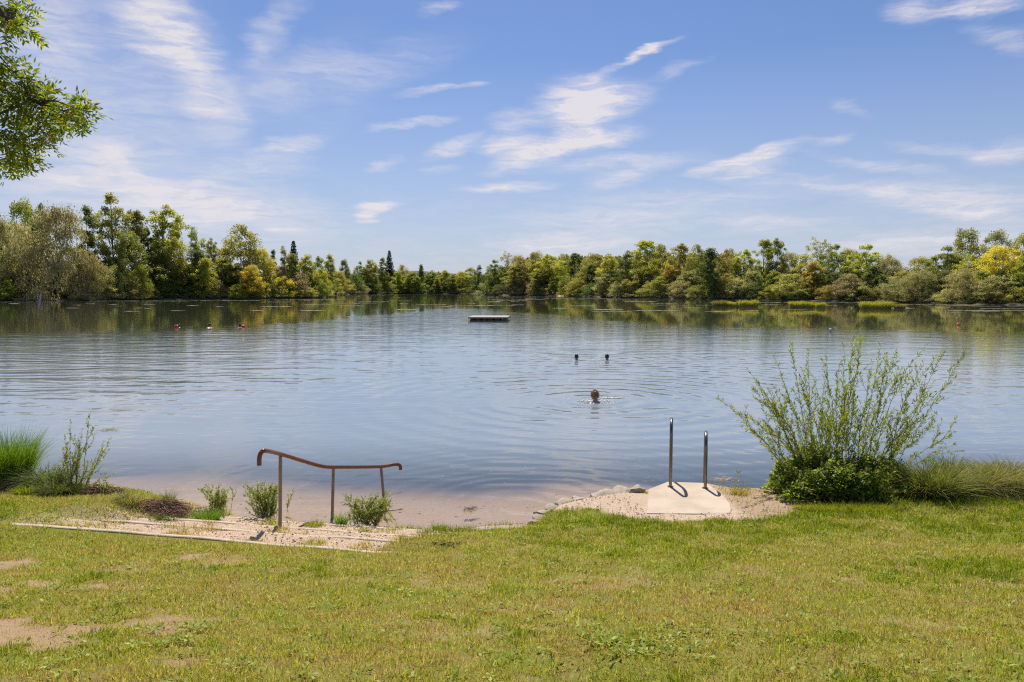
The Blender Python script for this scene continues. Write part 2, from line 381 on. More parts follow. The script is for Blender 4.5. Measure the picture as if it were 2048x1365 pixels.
# ------------------------------------------------------------------ water
def build_water():
    grp = bpy.data.node_groups.new('ripple_height', 'ShaderNodeTree')
    grp.interface.new_socket('P', in_out='INPUT', socket_type='NodeSocketVector')
    grp.interface.new_socket('H', in_out='OUTPUT', socket_type='NodeSocketFloat')
    g = NT(grp); gi = g.new('NodeGroupInput').outputs[0]; go = g.new('NodeGroupOutput')
    # long-crested wavelets
    wv = g.vm('ADD', gi, g.vm('SCALE', g.noise(gi, .25, 2, .5, out='Color'), 1.6))
    a = g.noise(g.mapping(wv, rot=(0, 0, .10), scale=(.42, 1.7, 1)), 1.15, 1.5, .45)
    b = g.noise(g.mapping(wv, rot=(0, 0, -.35), scale=(.8, 2.0, 1)), 2.6, 1.5, .5)
    c = g.noise(g.mapping(gi, scale=(.35, .75, 1)), .9, 1, .4)
    sep = g.new('ShaderNodeSeparateXYZ'); g.put(sep.inputs[0], gi); X, Y = sep.outputs[0], sep.outputs[1]
    # wind mask: rougher on the left at 15-50 m, smooth close to the beach
    nearfade = g.mr(Y, 9, 22, .75, 1)
    left = g.m('MULTIPLY', g.mr(X, 4, -12, 0, 1), g.mr(Y, 14, 24, 0, 1))
    h = g.m('MULTIPLY', g.m('MULTIPLY', a, g.m('MULTIPLY_ADD', left, .026, .0140)), nearfade)
    h = g.m('ADD', h, g.m('MULTIPLY', b, g.m('MULTIPLY', nearfade, .0062)))
    h = g.m('ADD', h, g.m('MULTIPLY', c, g.m('MULTIPLY_ADD', left, .026, .0165)))
    # rings round swimmers
    for (px, py, k_, amp, fall, asym) in [(1190, 801, 8.5, .0105, 6.0, 1), (1153, 719, 9, .004, 4, 1), (1214, 719, 9, .004, 4, 1), (1060, 1010, 17, .0026, 3.6, 1), (1690, 1500, 15, .0, 3, 1)]:
        if amp == 0: continue
        p = at_z(px, py, 0)
        d = g.vm('LENGTH', g.vm('SUBTRACT', gi, (p[0], p[1], 0)))
        dn = g.m('ADD', d, g.m('MULTIPLY', g.noise(gi, .8, 1), .5))
        w = g.m('MULTIPLY', g.m('SINE', g.m('MULTIPLY', dn, k_)), g.m('POWER', 2.718, g.m('MULTIPLY', d, -1 / fall)))
        h = g.m('ADD', h, g.m('MULTIPLY', w, amp))
    g.l.new(h, go.inputs[0])
    m_, k = mat('lake_water')
    P = k.new('ShaderNodeNewGeometry').outputs['Position']
    def H(off):
        n = k.new('ShaderNodeGroup'); n.node_tree = grp; k.put(n.inputs[0], k.vm('ADD', P, off)); return n.outputs[0]
    e = .035
    h0, hx, hy = H((0, 0, 0)), H((e, 0, 0)), H((0, e, 0))
    r = k.vm('LENGTH', P)
    sp = k.new('ShaderNodeSeparateXYZ'); k.put(sp.inputs[0], P)
    azn = k.m('ARCTAN2', sp.outputs[0], sp.outputs[1])
    q = k.m('DIVIDE', k.m('ADD', azn, .06), .16); gau = k.m('POWER', 2.718, k.m('MULTIPLY', k.m('MULTIPLY', q, q), -1))
    bound = k.m('ADD', k.m('MULTIPLY_ADD', gau, 45, 56), k.m('MULTIPLY', k.m('SUBTRACT', k.noise(k.mapping(P, scale=(.3, 1, 1)), .06, 3), .5), 30))
    calm = k.mr(k.m('SUBTRACT', r, bound), -6, 8, 1, .10)
    dx = k.m('MULTIPLY', k.m('SUBTRACT', hx, h0), k.m('MULTIPLY', calm, -1 / e))
    dy = k.m('MULTIPLY', k.m('SUBTRACT', hy, h0), k.m('MULTIPLY', calm, -1 / e))
    cv = k.new('ShaderNodeCombineXYZ'); k.put(cv.inputs[0], dx); k.put(cv.inputs[1], dy); cv.inputs[2].default_value = 1
    N = k.vm('NORMALIZE', cv.outputs[0])
    fr = k.new('ShaderNodeFresnel'); fr.inputs[0].default_value = 1.333; k.put(fr.inputs[1], N)
    gl = k.new('ShaderNodeBsdfGlossy'); gl.inputs['Roughness'].default_value = .03; k.put(gl.inputs['Normal'], N); gl.inputs[0].default_value = (1, 1, 1, 1)
    tr = k.new('ShaderNodeBsdfTransparent'); tr.inputs[0].default_value = (.90, .93, .90, 1)
    df = k.new('ShaderNodeBsdfDiffuse'); k.put(df.inputs[0], k.mix(k.mr(r, 32, 66), (.25, .305, .36), (.06, .07, .04)))  # silty body; near brightness of reflected sky put into its colour
    body = k.new('ShaderNodeMixShader'); k.put(body.inputs[0], k.mr(sp.outputs[1], 9.5, 15, .10, .80))
    k.l.new(tr.outputs[0], body.inputs[1]); k.l.new(df.outputs[0], body.inputs[2])
    mx = k.new('ShaderNodeMixShader'); k.put(mx.inputs[0], fr.outputs[0]); k.l.new(body.outputs[0], mx.inputs[1]); k.l.new(gl.outputs[0], mx.inputs[2])
    fin(k, mx)
    # sheet follows the lake outline loosely; dry land stands above it
    me = bpy.data.meshes.new('lake_water'); V = [(-420, 8.2, 0), (420, 8.2, 0), (420, 560, 0), (-420, 560, 0)]
    me.from_pydata(V, [], [(0, 1, 2, 3)]); me.materials.append(m_); me.update()
    tag(obj('lake_water', me), kind='structure')
build_water()

# ------------------------------------------------------------------ terrace steps
def build_steps():
    root = empty('terrace_steps', (float(PA[0]), float(PA[1]), .0)); tag(root, 'gravel terrace steps with concrete edging leading down into the lake', 'steps')
    L0 = Vector(root.location)
    def P(s, t, z): q = PA[:2] + ND * s + TD * t; return (q[0] - L0.x, q[1] - L0.y, z)
    tl = [-2.75, -2.15, -1.75, -1.25]; tr = [2.2, 2.5, 2.95, 3.3]
    for i in range(4):
        b = MB(); n = 40; V = []; Fc = []
        for j in range(n + 1):
            t = tl[i] + (tr[i] - tl[i]) * j / n; wob = (vnoise(t * 3, i * 7) - .5) * .015; dz = (vnoise(t * 2.2, i * 5 + 2) - .5) * .02
            s0, s1 = ES[i] - .03 + wob, ES[i] + .03 + wob; zt = EZ[i] + dz - (.008 if i == 0 else 0)
            for s, z in ((s0, zt - .2), (s0, zt - .006), (s0 + .008, zt), (s1 - .012, zt), (s1, zt - .01), (s1, zt - .2)): V.append(P(s, t, z + (.015 if i == 0 else 0)))
        for j in range(n):
            for q in range(5): a = j * 6 + q; Fc.append((a, a + 1, a + 7, a + 6))
        Fc += [(0, 5, 4, 3, 2, 1), tuple(n * 6 + q for q in range(6))]
        b.add(V, Fc); b.build('edging', M_edge, root, False)
    m_, k = mat('step_gravel'); g = k.new('ShaderNodeNewGeometry').outputs['Position']
    n2 = k.noise(g, 70, 4, .7); n1 = k.noise(g, 6, 4)
    vor = k.new('ShaderNodeTexVoronoi'); k.put(vor.inputs['Vector'], g); vor.inputs['Scale'].default_value = 75
    c = k.ramp(n2, [(.3, (.50, .36, .25)), (.7, (.78, .61, .46))]); c = k.mix(k.mr(n1, .5, .75, 0, .4), c, (.42, .31, .21))
    c = k.mix(.5, c, k.mix(.7, c, vor.outputs['Distance'], 'SOFT_LIGHT'))
    fin(k, princ(k, c, .95, 0, k.m('ADD', n2, vor.outputs['Distance']), .015, .1))
    for i in range(3):
        n, mm = 70, 10; V = []; Q = []
        for j in range(n + 1):
            for q in range(mm + 1):
                s = ES[i] + .03 + (ES[i + 1] - ES[i] - .06) * q / mm; t0 = max(tl[i], tl[i + 1]) - .0; t = t0 + (tr[i + 1] - t0) * j / n
                z = EZ[i + 1] - .004 + float(fbm(s * 3 + i * 9, t * 3, 3) - .5) * .03
                V.append(P(s, t, z))
        for j in range(n):
            for q in range(mm): a = j * (mm + 1) + q; Q.append((a, a + 1, a + mm + 2, a + mm + 1))
        obj('tread', npmesh('tread', V, np.array(Q)[:, ::-1] if True else Q, m_, True), root)
build_steps()

# ------------------------------------------------------------------ slab, kerb stones, handrail, ladder
def build_slab():
    P = [Vector(p) for p in SLAB]; c = sum(P, Vector()) / len(P)
    # round the right-hand near corner
    a, b, d = P[0], P[1], P[2]
    poly = [P[0]] + [b + (a - b).normalized() * .08, b + (a - b).normalized() * .02 + (d - b) * .12, b + (d - b) * .55] + P[2:]
    base = c.copy(); base.z = .27
    me = bpy.data.meshes.new('concrete_slab'); n = len(poly)
    V = []
    for ins, z in ((0, -.14), (0, -.012), (.012, 0)):
        for p in poly: q = p + (c - p).normalized() * ins; V.append((q.x - base.x, q.y - base.y, .41 + z - base.z))
    Fc = [(r * n + i, r * n + (i + 1) % n, (r + 1) * n + (i + 1) % n, (r + 1) * n + i) for r in range(2) for i in range(n)]
    Fc += [tuple(2 * n + i for i in range(n)), tuple(range(n))[::-1]]
    me.from_pydata(V, [], Fc)
    m_, k = mat('slab_concrete'); g = k.new('ShaderNodeNewGeometry').outputs['Position']
    n1 = k.noise(g, 3, 6, .6); n2 = k.noise(g, 60, 4, .6)
    cc = k.mix(k.mr(n1, .35, .7), (.56, .475, .385), (.46, .385, .305)); cc = k.mix(k.mr(n2, .55, .75, 0, .5), cc, (.42, .35, .28))
    fin(k, princ(k, cc, .9, 0, n2, .006, .2)); me.materials.append(m_); me.update()
    o = obj('concrete_slab', me); o.location = base
    tag(o, 'pale concrete slab in gravel under the steel bathing ladder', 'slab')
build_slab()

def lump(rx, ry, rz, seed, sub=3, amp=.18, mat_=M_stone, name='border_stone'):
    import bmesh
    bm = bmesh.new(); bmesh.ops.create_icosphere(bm, subdivisions=sub, radius=1)
    rr = random.Random(seed); off = rr.random() * 50
    for v in bm.verts:
        p = v.co; q = Vector((max(-.8, min(.8, p.x * 1.15)), max(-.8, min(.8, p.y * 1.15)), max(-.75, min(.75, p.z * 1.2))))
        f = 1 + amp * (float(vnoise(p.x * 1.6 + off, p.y * 1.6 + p.z * 2.3 + off)) - .5) * 2
        v.co = Vector((q.x * rx * f, q.y * ry * f, q.z * rz * f))
    me = bpy.data.meshes.new(name); bm.to_mesh(me); bm.free(); me.materials.append(mat_)
    me.polygons.foreach_set('use_smooth', [True] * len(me.polygons))
    try: me.set_sharp_from_angle(angle=math.radians(32))
    except Exception: pass
    return me
def build_kerb():
    K = [Vector(k) for k in KERB]; cum = [0]
    for i in range(1, len(K)): cum.append(cum[-1] + (K[i] - K[i - 1]).length)
    L = cum[-1]; pos = 0.02; i = 0
    sizes = [.13, .12, .13, .16, .2, .30, .22, .2, .17, .2, .15, .2, .18, .16]
    labels = ['lowest kerb stone beside the sandy beach, half in grass', 'tilted second kerb stone from the beach end of the border', 'third kerb stone from the beach, leaning on its neighbour', 'blocky kerb stone where the border starts bending right', 'wide pale kerb stone on the outer bend of the border', 'largest flat kerb stone on the bend above the beach']
    while pos < L - .05:
        w = sizes[i % len(sizes)]; c = min(pos + w / 2, L - .01)
        j = max(q for q in range(len(cum)) if cum[q] <= c); j = min(j, len(K) - 2)
        f = (c - cum[j]) / (cum[j + 1] - cum[j]); p = K[j].lerp(K[j + 1], f); d = (K[j + 1] - K[j]).normalized()
        me = lump(w * .84, .17 + .04 * random.random(), .14, i, 3, .34)
        o = obj('border_stone', me); o.location = (p.x, p.y, p.z - .085); o.rotation_euler = (random.uniform(-.15, .15), random.uniform(-.15, .15), math.atan2(d.y, d.x) + random.uniform(-.12, .12))
        if i < 6: tag(o, labels[i], 'stone', 'stones edging the gravel beside the beach')
        else: tag(o, 'small worn kerb stone between the bend and the slab', 'stone', 'small kerb stones running up to the slab')
        pos += w + .012; i += 1
build_kerb()

def curve_pts(P, n=10):
    """Catmull-Rom"""
    P = [Vector(p) for p in P]; Q = [P[0] * 2 - P[1]] + P + [P[-1] * 2 - P[-2]]; out = []
    for i in range(1, len(Q) - 2):
        for k in range(n):
            t = k / n; a, b, c, d = Q[i - 1], Q[i], Q[i + 1], Q[i + 2]
            out.append(.5 * ((2 * b) + (c - a) * t + (2 * a - 5 * b + 4 * c - d) * t * t + (3 * b - a - 3 * c + d) * t ** 3))
    out.append(P[-1]); return out
def build_handrail():
    b1 = at_z(559.5, 1050, .10); Y1 = b1[1]
    tops = [at_y(561, 913, Y1), at_y(667, 934, 9.62), at_y(762, 934, 10.45)]
    bots = [(b1[0], b1[1], 0.0), at_y(664, 1045, 9.6), at_y(773, 1050, 10.4)]
    root = empty('handrail', (float(b1[0]), float(b1[1]), .08)); tag(root, 'rust-red handrail on three brown posts running down into the shallow water', 'handrail')
    L0 = Vector(root.location)
    for tp, bt in zip(tops, bots):
        m = MB(); a = Vector(bt) - L0; a.z -= .05; c = Vector(tp) - L0
        m.tube([a, c - Vector((0, 0, .0))], .0245, 4); m.build('post', M_post, root, False)
    P = [at_y(518.5, 931, 8.1), at_y(519, 915, 8.1), at_y(523, 905, 8.12), at_y(532, 902, 8.2), at_y(561, 908.5, Y1), at_y(605, 922, 9.15), at_y(645, 933, 9.45), at_y(680, 934.5, 9.72), at_y(760, 933.5, 10.43), at_y(785, 930, 10.62), at_y(796, 929.5, 10.68), at_y(800.5, 933, 10.7), at_y(801, 940, 10.7)]
    m = MB(); m.tube([p - L0 for p in curve_pts(P, 7)], .026, 10); m.build('rail', M_rail, root)
build_handrail()

def hoop(a, top, depth_dir, length, drop, r=.021):
    """upside-down U: near leg at a (3-vector), arch, far leg going down by drop"""
    a = Vector(a); d = Vector(depth_dir).normalized(); P = [a, a + Vector((0, 0, top - length / 2 * .98))]
    n = 12
    for i in range(1, n + 1):
        an = PI * i / n
        P.append(a + d * (length / 2) * (1 - math.cos(an)) + Vector((0, 0, top - length / 2 + math.sin(an) * length / 2)))
    P.append(a + d * length + Vector((0, 0, -drop)))
    m = MB(); m.tube(P, r, 12); return m
def build_ladder():
    a = at_z(1340.8, 974, .41); b = at_z(1410.5, 977, .41)
    ta = at_y(1340, 844, a[1])[2] - .41; tb = at_y(1410, 871, b[1])[2] - .41
    root = empty('bathing_ladder', (float((a[0] + b[0]) / 2), float(a[1]), .41)); tag(root, 'stainless steel bathing ladder with two hooped handles on the concrete slab', 'ladder')
    L0 = Vector(root.location)
    da = Vector((a[0], a[1], 0)).normalized(); db = Vector((b[0] - .075 * 3.2, b[1], 0)).normalized()
    hoop(Vector(a) - L0, ta, da, .40, .95).build('handle', M_steel, root)
    hoop(Vector(b) - L0, tb, db, .40, .95).build('handle', M_steel, root)
    for q in range(3):
        m = MB(); z = -.55 - .2 * q + .12
        m.tube([Vector(a) - L0 + da * .40 + Vector((0, 0, z)), Vector(b) - L0 + db * .40 + Vector((0, 0, z))], .018, 8); m.build('rung', M_steel, root)
    for p in (a, b):
        m = MB(); m.tube([Vector(p) - L0 + Vector((0, 0, .001)), Vector(p) - L0 + Vector((0, 0, .009))], .04, 14); m.build('base_plate', M_steel, root)
build_ladder()

# ------------------------------------------------------------------ blades and leaves (arrays)
def pal(n, cols, w=None, jit=.12):
    c = np.array(cols); i = R.choice(len(c), n, p=w); out = c[i] * (1 + R.normal(0, jit, (n, 1)))
    return np.clip(out, .005, .9)
def blade_quads(base, dirv, length, width, droop=0.0, seg=1):
    """base Nx3; dirv Nx3 unit; ribbons"""
    n = len(base); side = np.cross(dirv, R.normal(0, 1, (n, 3))); side /= np.linalg.norm(side, axis=1, keepdims=True) + 1e-9
    rows = []
    hd = dirv.copy(); hd[:, 2] = 0; hd /= np.linalg.norm(hd, axis=1, keepdims=True) + 1e-6
    for j in range(seg + 1):
        t = j / seg; w = width[:, None] * (1 - t * .92) * .5
        p = base + dirv * (length * t)[:, None]
        if np.any(np.asarray(droop) != 0):
            d = (np.asarray(droop) * length * t * t)
            p = p + hd * (d * .6)[:, None]; p[:, 2] -= d * .75
        rows.append(p - side * w); rows.append(p + side * w)
    V = np.stack(rows, 1)                                   # n x 2(seg+1) x 3
    k = 2 * (seg + 1); Q = []
    for j in range(seg): Q.append(np.array([2 * j, 2 * j + 1, 2 * j + 3, 2 * j + 2]))
    Q = np.array(Q)[None] + (np.arange(n) * k)[:, None, None]
    return V.reshape(-1, 3), Q.reshape(-1, 4)
def updir(n, lean):
    a = R.random(n) * 2 * PI; l = np.abs(R.normal(0, lean, n)); l = np.clip(l, 0, 1.4)
    return np.stack([np.cos(a) * np.sin(l), np.sin(a) * np.sin(l), np.cos(l)], 1)
def leaf_quads(p, ax, length, width, nrm=None):
    """rhombic leaves: p base, ax unit axis"""
    n = len(p)
    if nrm is None: nrm = R.normal(0, 1, (n, 3))
    side = np.cross(ax, nrm); side /= np.linalg.norm(side, axis=1, keepdims=True) + 1e-9
    L = np.broadcast_to(length, n)[:, None]; W = np.broadcast_to(width, n)[:, None]
    V = np.stack([p, p + ax * L * .45 + side * W * .5, p + ax * L, p + ax * L * .45 - side * W * .5], 1)
    return V.reshape(-1, 3), (np.arange(n)[:, None] * 4 + np.arange(4)[None])

GREEN = (.23, .30, .018); LIME = (.42, .43, .022); OLIVE = (.40, .35, .05); STRAW = (.70, .56, .26); DRY = (.48, .32, .15); DEEP = (.12, .21, .012)
def build_lawn():
    N = 900000
    y = 2.3 + (10.6 - 2.3) * R.random(N) ** 1.15; x = (R.random(N) * 2 - 1) * (y * .75 + 1.3)
    # density: keep by clumpy noise
    cl = fbm(x * 9, y * 9, 2); b = bare(x, y)
    w = np.interp(x, WLx, WLy); edge = w - y
    dens = np.clip(1.15 - b * 1.05, .03, 1) * (.35 + .9 * sstep(cl, .3, .65))
    gm = grav_mask(x, y); dm = dirt_mask(x, y)
    dens *= 1 - gm * (1 - .10 * dm)
    m = in_steps(x, y); tuf = sstep(fbm(x * 3.3 + 50, y * 5.5 + 20, 3), .54, .62)
    dens *= (1 - m) + m * tuf * 1.0
    sl, tlg = st(x, y); dens *= ~((sl > -.11) & (sl < .05) & (tlg > -2.3) & (tlg < 2.1) & (vnoise(tlg * 4, tlg * 0 + 3) > .22))
    dens *= edge > .06
    keep = R.random(N) < dens
    x, y, b, cl = x[keep], y[keep], b[keep], cl[keep]; n = len(x)
    z = ground_z(x, y) - .004
    # colours by patches
    g = fbm(x * .8 + 70, y * 1.1 + 3, 4); g2 = fbm(x * 3.2 + 7, y * 3.2 + 31, 3)
    edgeg = sstep(y, 6.6, 8.2) * sstep(x, -1.8, -.8) * sstep(-x, -9, -7)      # greener by the water
    right = sstep(x, -1, 3) * .05
    g3 = fbm(x * 11 + 3, y * 11 + 61, 2)
    f = g * .42 + g2 * .38 + g3 * .22 - .018 + edgeg * .12 + right - .03 * sstep(-y, -6.2, -4) - b * .25 - sstep(-x, .5, 3) * .03
    r = R.random(n) * .40 - .20 + f + .012
    col = np.empty((n, 3))
    for i, (t, c) in enumerate([(-9, DRY), (.33, STRAW), (.455, OLIVE), (.51, LIME), (.625, GREEN), (.74, DEEP)]):
        col[r > t] = c
    col *= np.clip(1.0 + R.normal(0, .32, (n, 1)), .3, 1.8)
    hgt = .013 + .019 * R.random(n) + .018 * sstep(f, .53, .68) + .018 * (R.random(n) < .03)
    hgt *= 1 - .5 * b
    gravelgrass = in_steps(x, y); hgt += gravelgrass * .03
    dv = updir(n, 1.0)
    V, Q = blade_quads(np.stack([x, y, z], 1), dv, hgt * 1.25, .0024 + .0022 * R.random(n) + .00045 * y)
    me = npmesh('lawn_grass', V, Q, M_grass, cattr=('FACE', np.clip(col, .01, .8)))
    tag(obj('lawn_grass', me), 'patchy short green and straw-coloured lawn grass', 'grass', kind='stuff')
    # longer tufts and seed stalks along the grass edge
    N = 26000
    y = 6.4 + 4 * R.random(N); x = (R.random(N) * 2 - 1) * (y * .75 + 1)
    tf = fbm(x * 2.6 + 4, y * 2.6 + 44, 3)
    e2 = np.interp(x, WLx, WLy) - y
    keep = (sstep(tf, .53, .62) > R.random(N)) & (grav_mask(x, y) < .2) & (e2 > .04) & (in_steps(x, y) < .15)
    x, y = x[keep], y[keep]; n = len(x)
    V, Q = blade_quads(np.stack([x, y, ground_z(x, y)], 1), updir(n, .45), .04 + .06 * R.random(n), .004 + .002 * R.random(n), .35, 2)
    col = np.repeat(pal(n, [GREEN, LIME, OLIVE, STRAW], [.4, .35, .15, .1]), 2, 0)
    tag(obj('edge_grass', npmesh('edge_grass', V, Q, M_grass, cattr=('FACE', col))), 'longer green grass tufts along the edge of the lawn', 'grass', kind='stuff')
    # brownish seed stalks where the lawn meets the beach
    pts = []
    for i in range(420):
        t = R.random(); k = t * (len(RB) - 1); j = min(int(k), len(RB) - 2); p = RB[j] * (1 - (k - j)) + RB[j + 1] * (k - j)
        pts.append((p[0] + R.normal(.06, .07), p[1] + R.normal(-.06, .07)))
    pts = np.array(pts); zz = ground_z(pts[:, 0], pts[:, 1])
    V, Q = blade_quads(np.column_stack([pts, zz]), updir(len(pts), .2), .05 + .07 * R.random(len(pts)), np.full(len(pts), .004), .0, 1)
    tag(obj('seed_stalks', npmesh('seed_stalks', V, Q, M_grass, cattr=('FACE', pal(len(pts), [(.22, .11, .07), (.3, .2, .1), OLIVE])))), 'short brown seed stalks on the lawn edge above the beach', 'seed stalks', kind='stuff')
    # broad-leaved weeds / clover
    N = 6200; V_ = []; C = []
    cx = []; cy = []
    for i in range(420):
        yy = 2.8 + 5.5 * R.random() ** 1.2; xx = (R.random() * 2 - 1) * (yy * .75 + .5); cx.append(xx); cy.append(yy)
    for px, py in [(1250, 1290), (1300, 1310), (1330, 1270), (1220, 1300), (1360, 1320), (1280, 1330), (310, 1280), (360, 1245)]:
        p = at_z(px, py, 1.1); 
        for q in range(9): cx.append(p[0] + R.normal(0, .12)); cy.append(p[1] + R.normal(0, .08))
    cx = np.array(cx); cy = np.array(cy); ok = (in_steps(cx, cy) < .1) & (grav_mask(cx, cy) < .1) & (np.interp(cx, WLx, WLy) - cy > .3); cx = cx[ok]; cy = cy[ok]
    per = 12; n = len(cx) * per; X = np.repeat(cx, per) + R.normal(0, .03, n); Y = np.repeat(cy, per) + R.normal(0, .03, n)
    a = R.random(n) * 2 * PI; el = R.random(n) * .7 + .05; ax = np.stack([np.cos(a) * np.cos(el), np.sin(a) * np.cos(el), np.sin(el)], 1)
    nr = R.normal(0, .25, (n, 3)); nr[:, 2] += 1
    V, Q = leaf_quads(np.stack([X, Y, ground_z(X, Y) + .012 + .012 * R.random(n)], 1), ax, .02 + .02 * R.random(n), .011 + .01 * R.random(n), nr)
    tag(obj('lawn_weeds', npmesh('lawn_weeds', V, Q, M_grass, cattr=('FACE', pal(n, [(.24, .31, .035), (.34, .38, .04), (.42, .44, .12)], [.5, .4, .1])))), 'small broad-leaved weeds and clover growing in the lawn', 'weeds', kind='stuff')
    # pebbles on steps and round the slab
    N = 15000
    y = 7.0 + 2.9 * R.random(N); x = -5.6 + 9.4 * R.random(N)
    k1 = in_steps(x, y) > .6; k2 = (grav_mask(x, y) > .6) & (R.random(N) < .8 - .5 * dirt_mask(x, y)); e3 = np.interp(x, WLx, WLy) - y
    k = (k1 | k2) & (e3 > .1); x, y = x[k], y[k]; n = len(x)
    # keep off slab
    xs = [p[0] for p in SLAB]; ins = (x > min(xs) - .02) & (x < max(xs) + .02) & (y > SLAB[0][1] - .02); x, y = x[~ins], y[~ins]; n = len(x)
    c = np.stack([x, y, ground_z(x, y) + .016 + 0 * x], 1); r = (.004 + .010 * R.random(n) ** 3)[:, None, None]
    oc = np.array([(1, 0, 0), (0, 1, 0), (-1, 0, 0), (0, -1, 0), (0, 0, .7), (0, 0, -.7)]) 
    V = c[:, None] + oc[None] * r * (1 + R.normal(0, .25, (n, 6, 3)))
    T = np.array([(0, 1, 4), (1, 2, 4), (2, 3, 4), (3, 0, 4), (1, 0, 5), (2, 1, 5), (3, 2, 5), (0, 3, 5)])[None] + (np.arange(n) * 6)[:, None, None]
    m_, k = mat('pebble'); at = k.new('ShaderNodeAttribute', attribute_name='tone').outputs['Color']; fin(k, princ(k, at, .9))
    me = npmesh('gravel', V.reshape(-1, 3), T.reshape(-1, 3), m_, cattr=('FACE', np.repeat(pal(n, [(.5, .42, .34), (.36, .27, .2), (.58, .52, .45), (.25, .18, .13)]), 8, 0)))
    tag(obj('gravel', me), 'loose pale gravel on the steps and round the slab', 'gravel', kind='stuff')
def bed_stones():
    N = 420; x = R.uniform(-4.6, 1.6, N); y = 8.6 + 3.2 * R.random(N) ** 1.5
    d = y - np.interp(x, WLx, WLy); k = d > .02; x, y = x[k], y[k]; n = len(x)
    c = np.stack([x, y, ground_z(x, y)], 1); r = (.006 + .022 * R.random(n) ** 5)[:, None, None]
    oc = np.array([(1, 0, 0), (0, 1, 0), (-1, 0, 0), (0, -1, 0), (0, 0, .7), (0, 0, -.7)])
    V = c[:, None] + oc[None] * r * (1 + R.normal(0, .25, (n, 6, 3)))
    T = np.array([(0, 1, 4), (1, 2, 4), (2, 3, 4), (3, 0, 4), (1, 0, 5), (2, 1, 5), (3, 2, 5), (0, 3, 5)])[None] + (np.arange(n) * 6)[:, None, None]
    tag(obj('beach_pebbles', npmesh('beach_pebbles', V.reshape(-1, 3), T.reshape(-1, 3), M_edge)), 'small stones scattered on the sandy bed of the shallows', 'pebbles', kind='stuff')
build_lawn()
bed_stones()

# ------------------------------------------------------------------ near plants
def clump(px, py_base, z, width_px, h, n, cols, w=None, lean=.3, droop=.5, bw=.010, seg=4, depth=None, offy=0, Y=None):
    """arching blades growing from an oval patch; returns mesh pieces about its base"""
    c = at_z(px, py_base, z) if Y is None else at_y(px, py_base, Y)
    c[1] += offy; rad = width_px * c[1] / F / 2 * .55
    n_ = n; a = R.random(n_) * 2 * PI; r = np.sqrt(R.random(n_)) * rad
    bx = np.cos(a) * r; by = np.sin(a) * r * (depth or .7)
    bz = ground_z(c[0] + bx, c[1] + by) - .01; bz = np.maximum(bz, -.25)
    dv = updir(n_, lean); dv[:, 0] += np.cos(a) * r / max(rad, .01) * lean * .8; dv[:, 1] += np.sin(a) * r / max(rad, .01) * lean * .5
    dv /= np.linalg.norm(dv, axis=1, keepdims=True)
    L = h * (.45 + .6 * R.random(n_))
    z0 = gz(c[0], c[1])
    V, Q = blade_quads(np.stack([bx, by, bz - z0], 1), dv, L, bw * (.7 + .6 * R.random(n_)), droop * (.4 + R.random(n_)), seg)
    col = np.repeat(pal(n_, cols, w), seg, 0)
    return c, z0, V, Q, col
def sedge(name, label, cat, *a, group=None, **k):
    c, z0, V, Q, col = clump(*a, **k)
    o = obj(name, npmesh(name, V, Q, M_grass, cattr=('FACE', col))); o.location = (c[0], c[1], z0)
    return tag(o, label, cat, group)
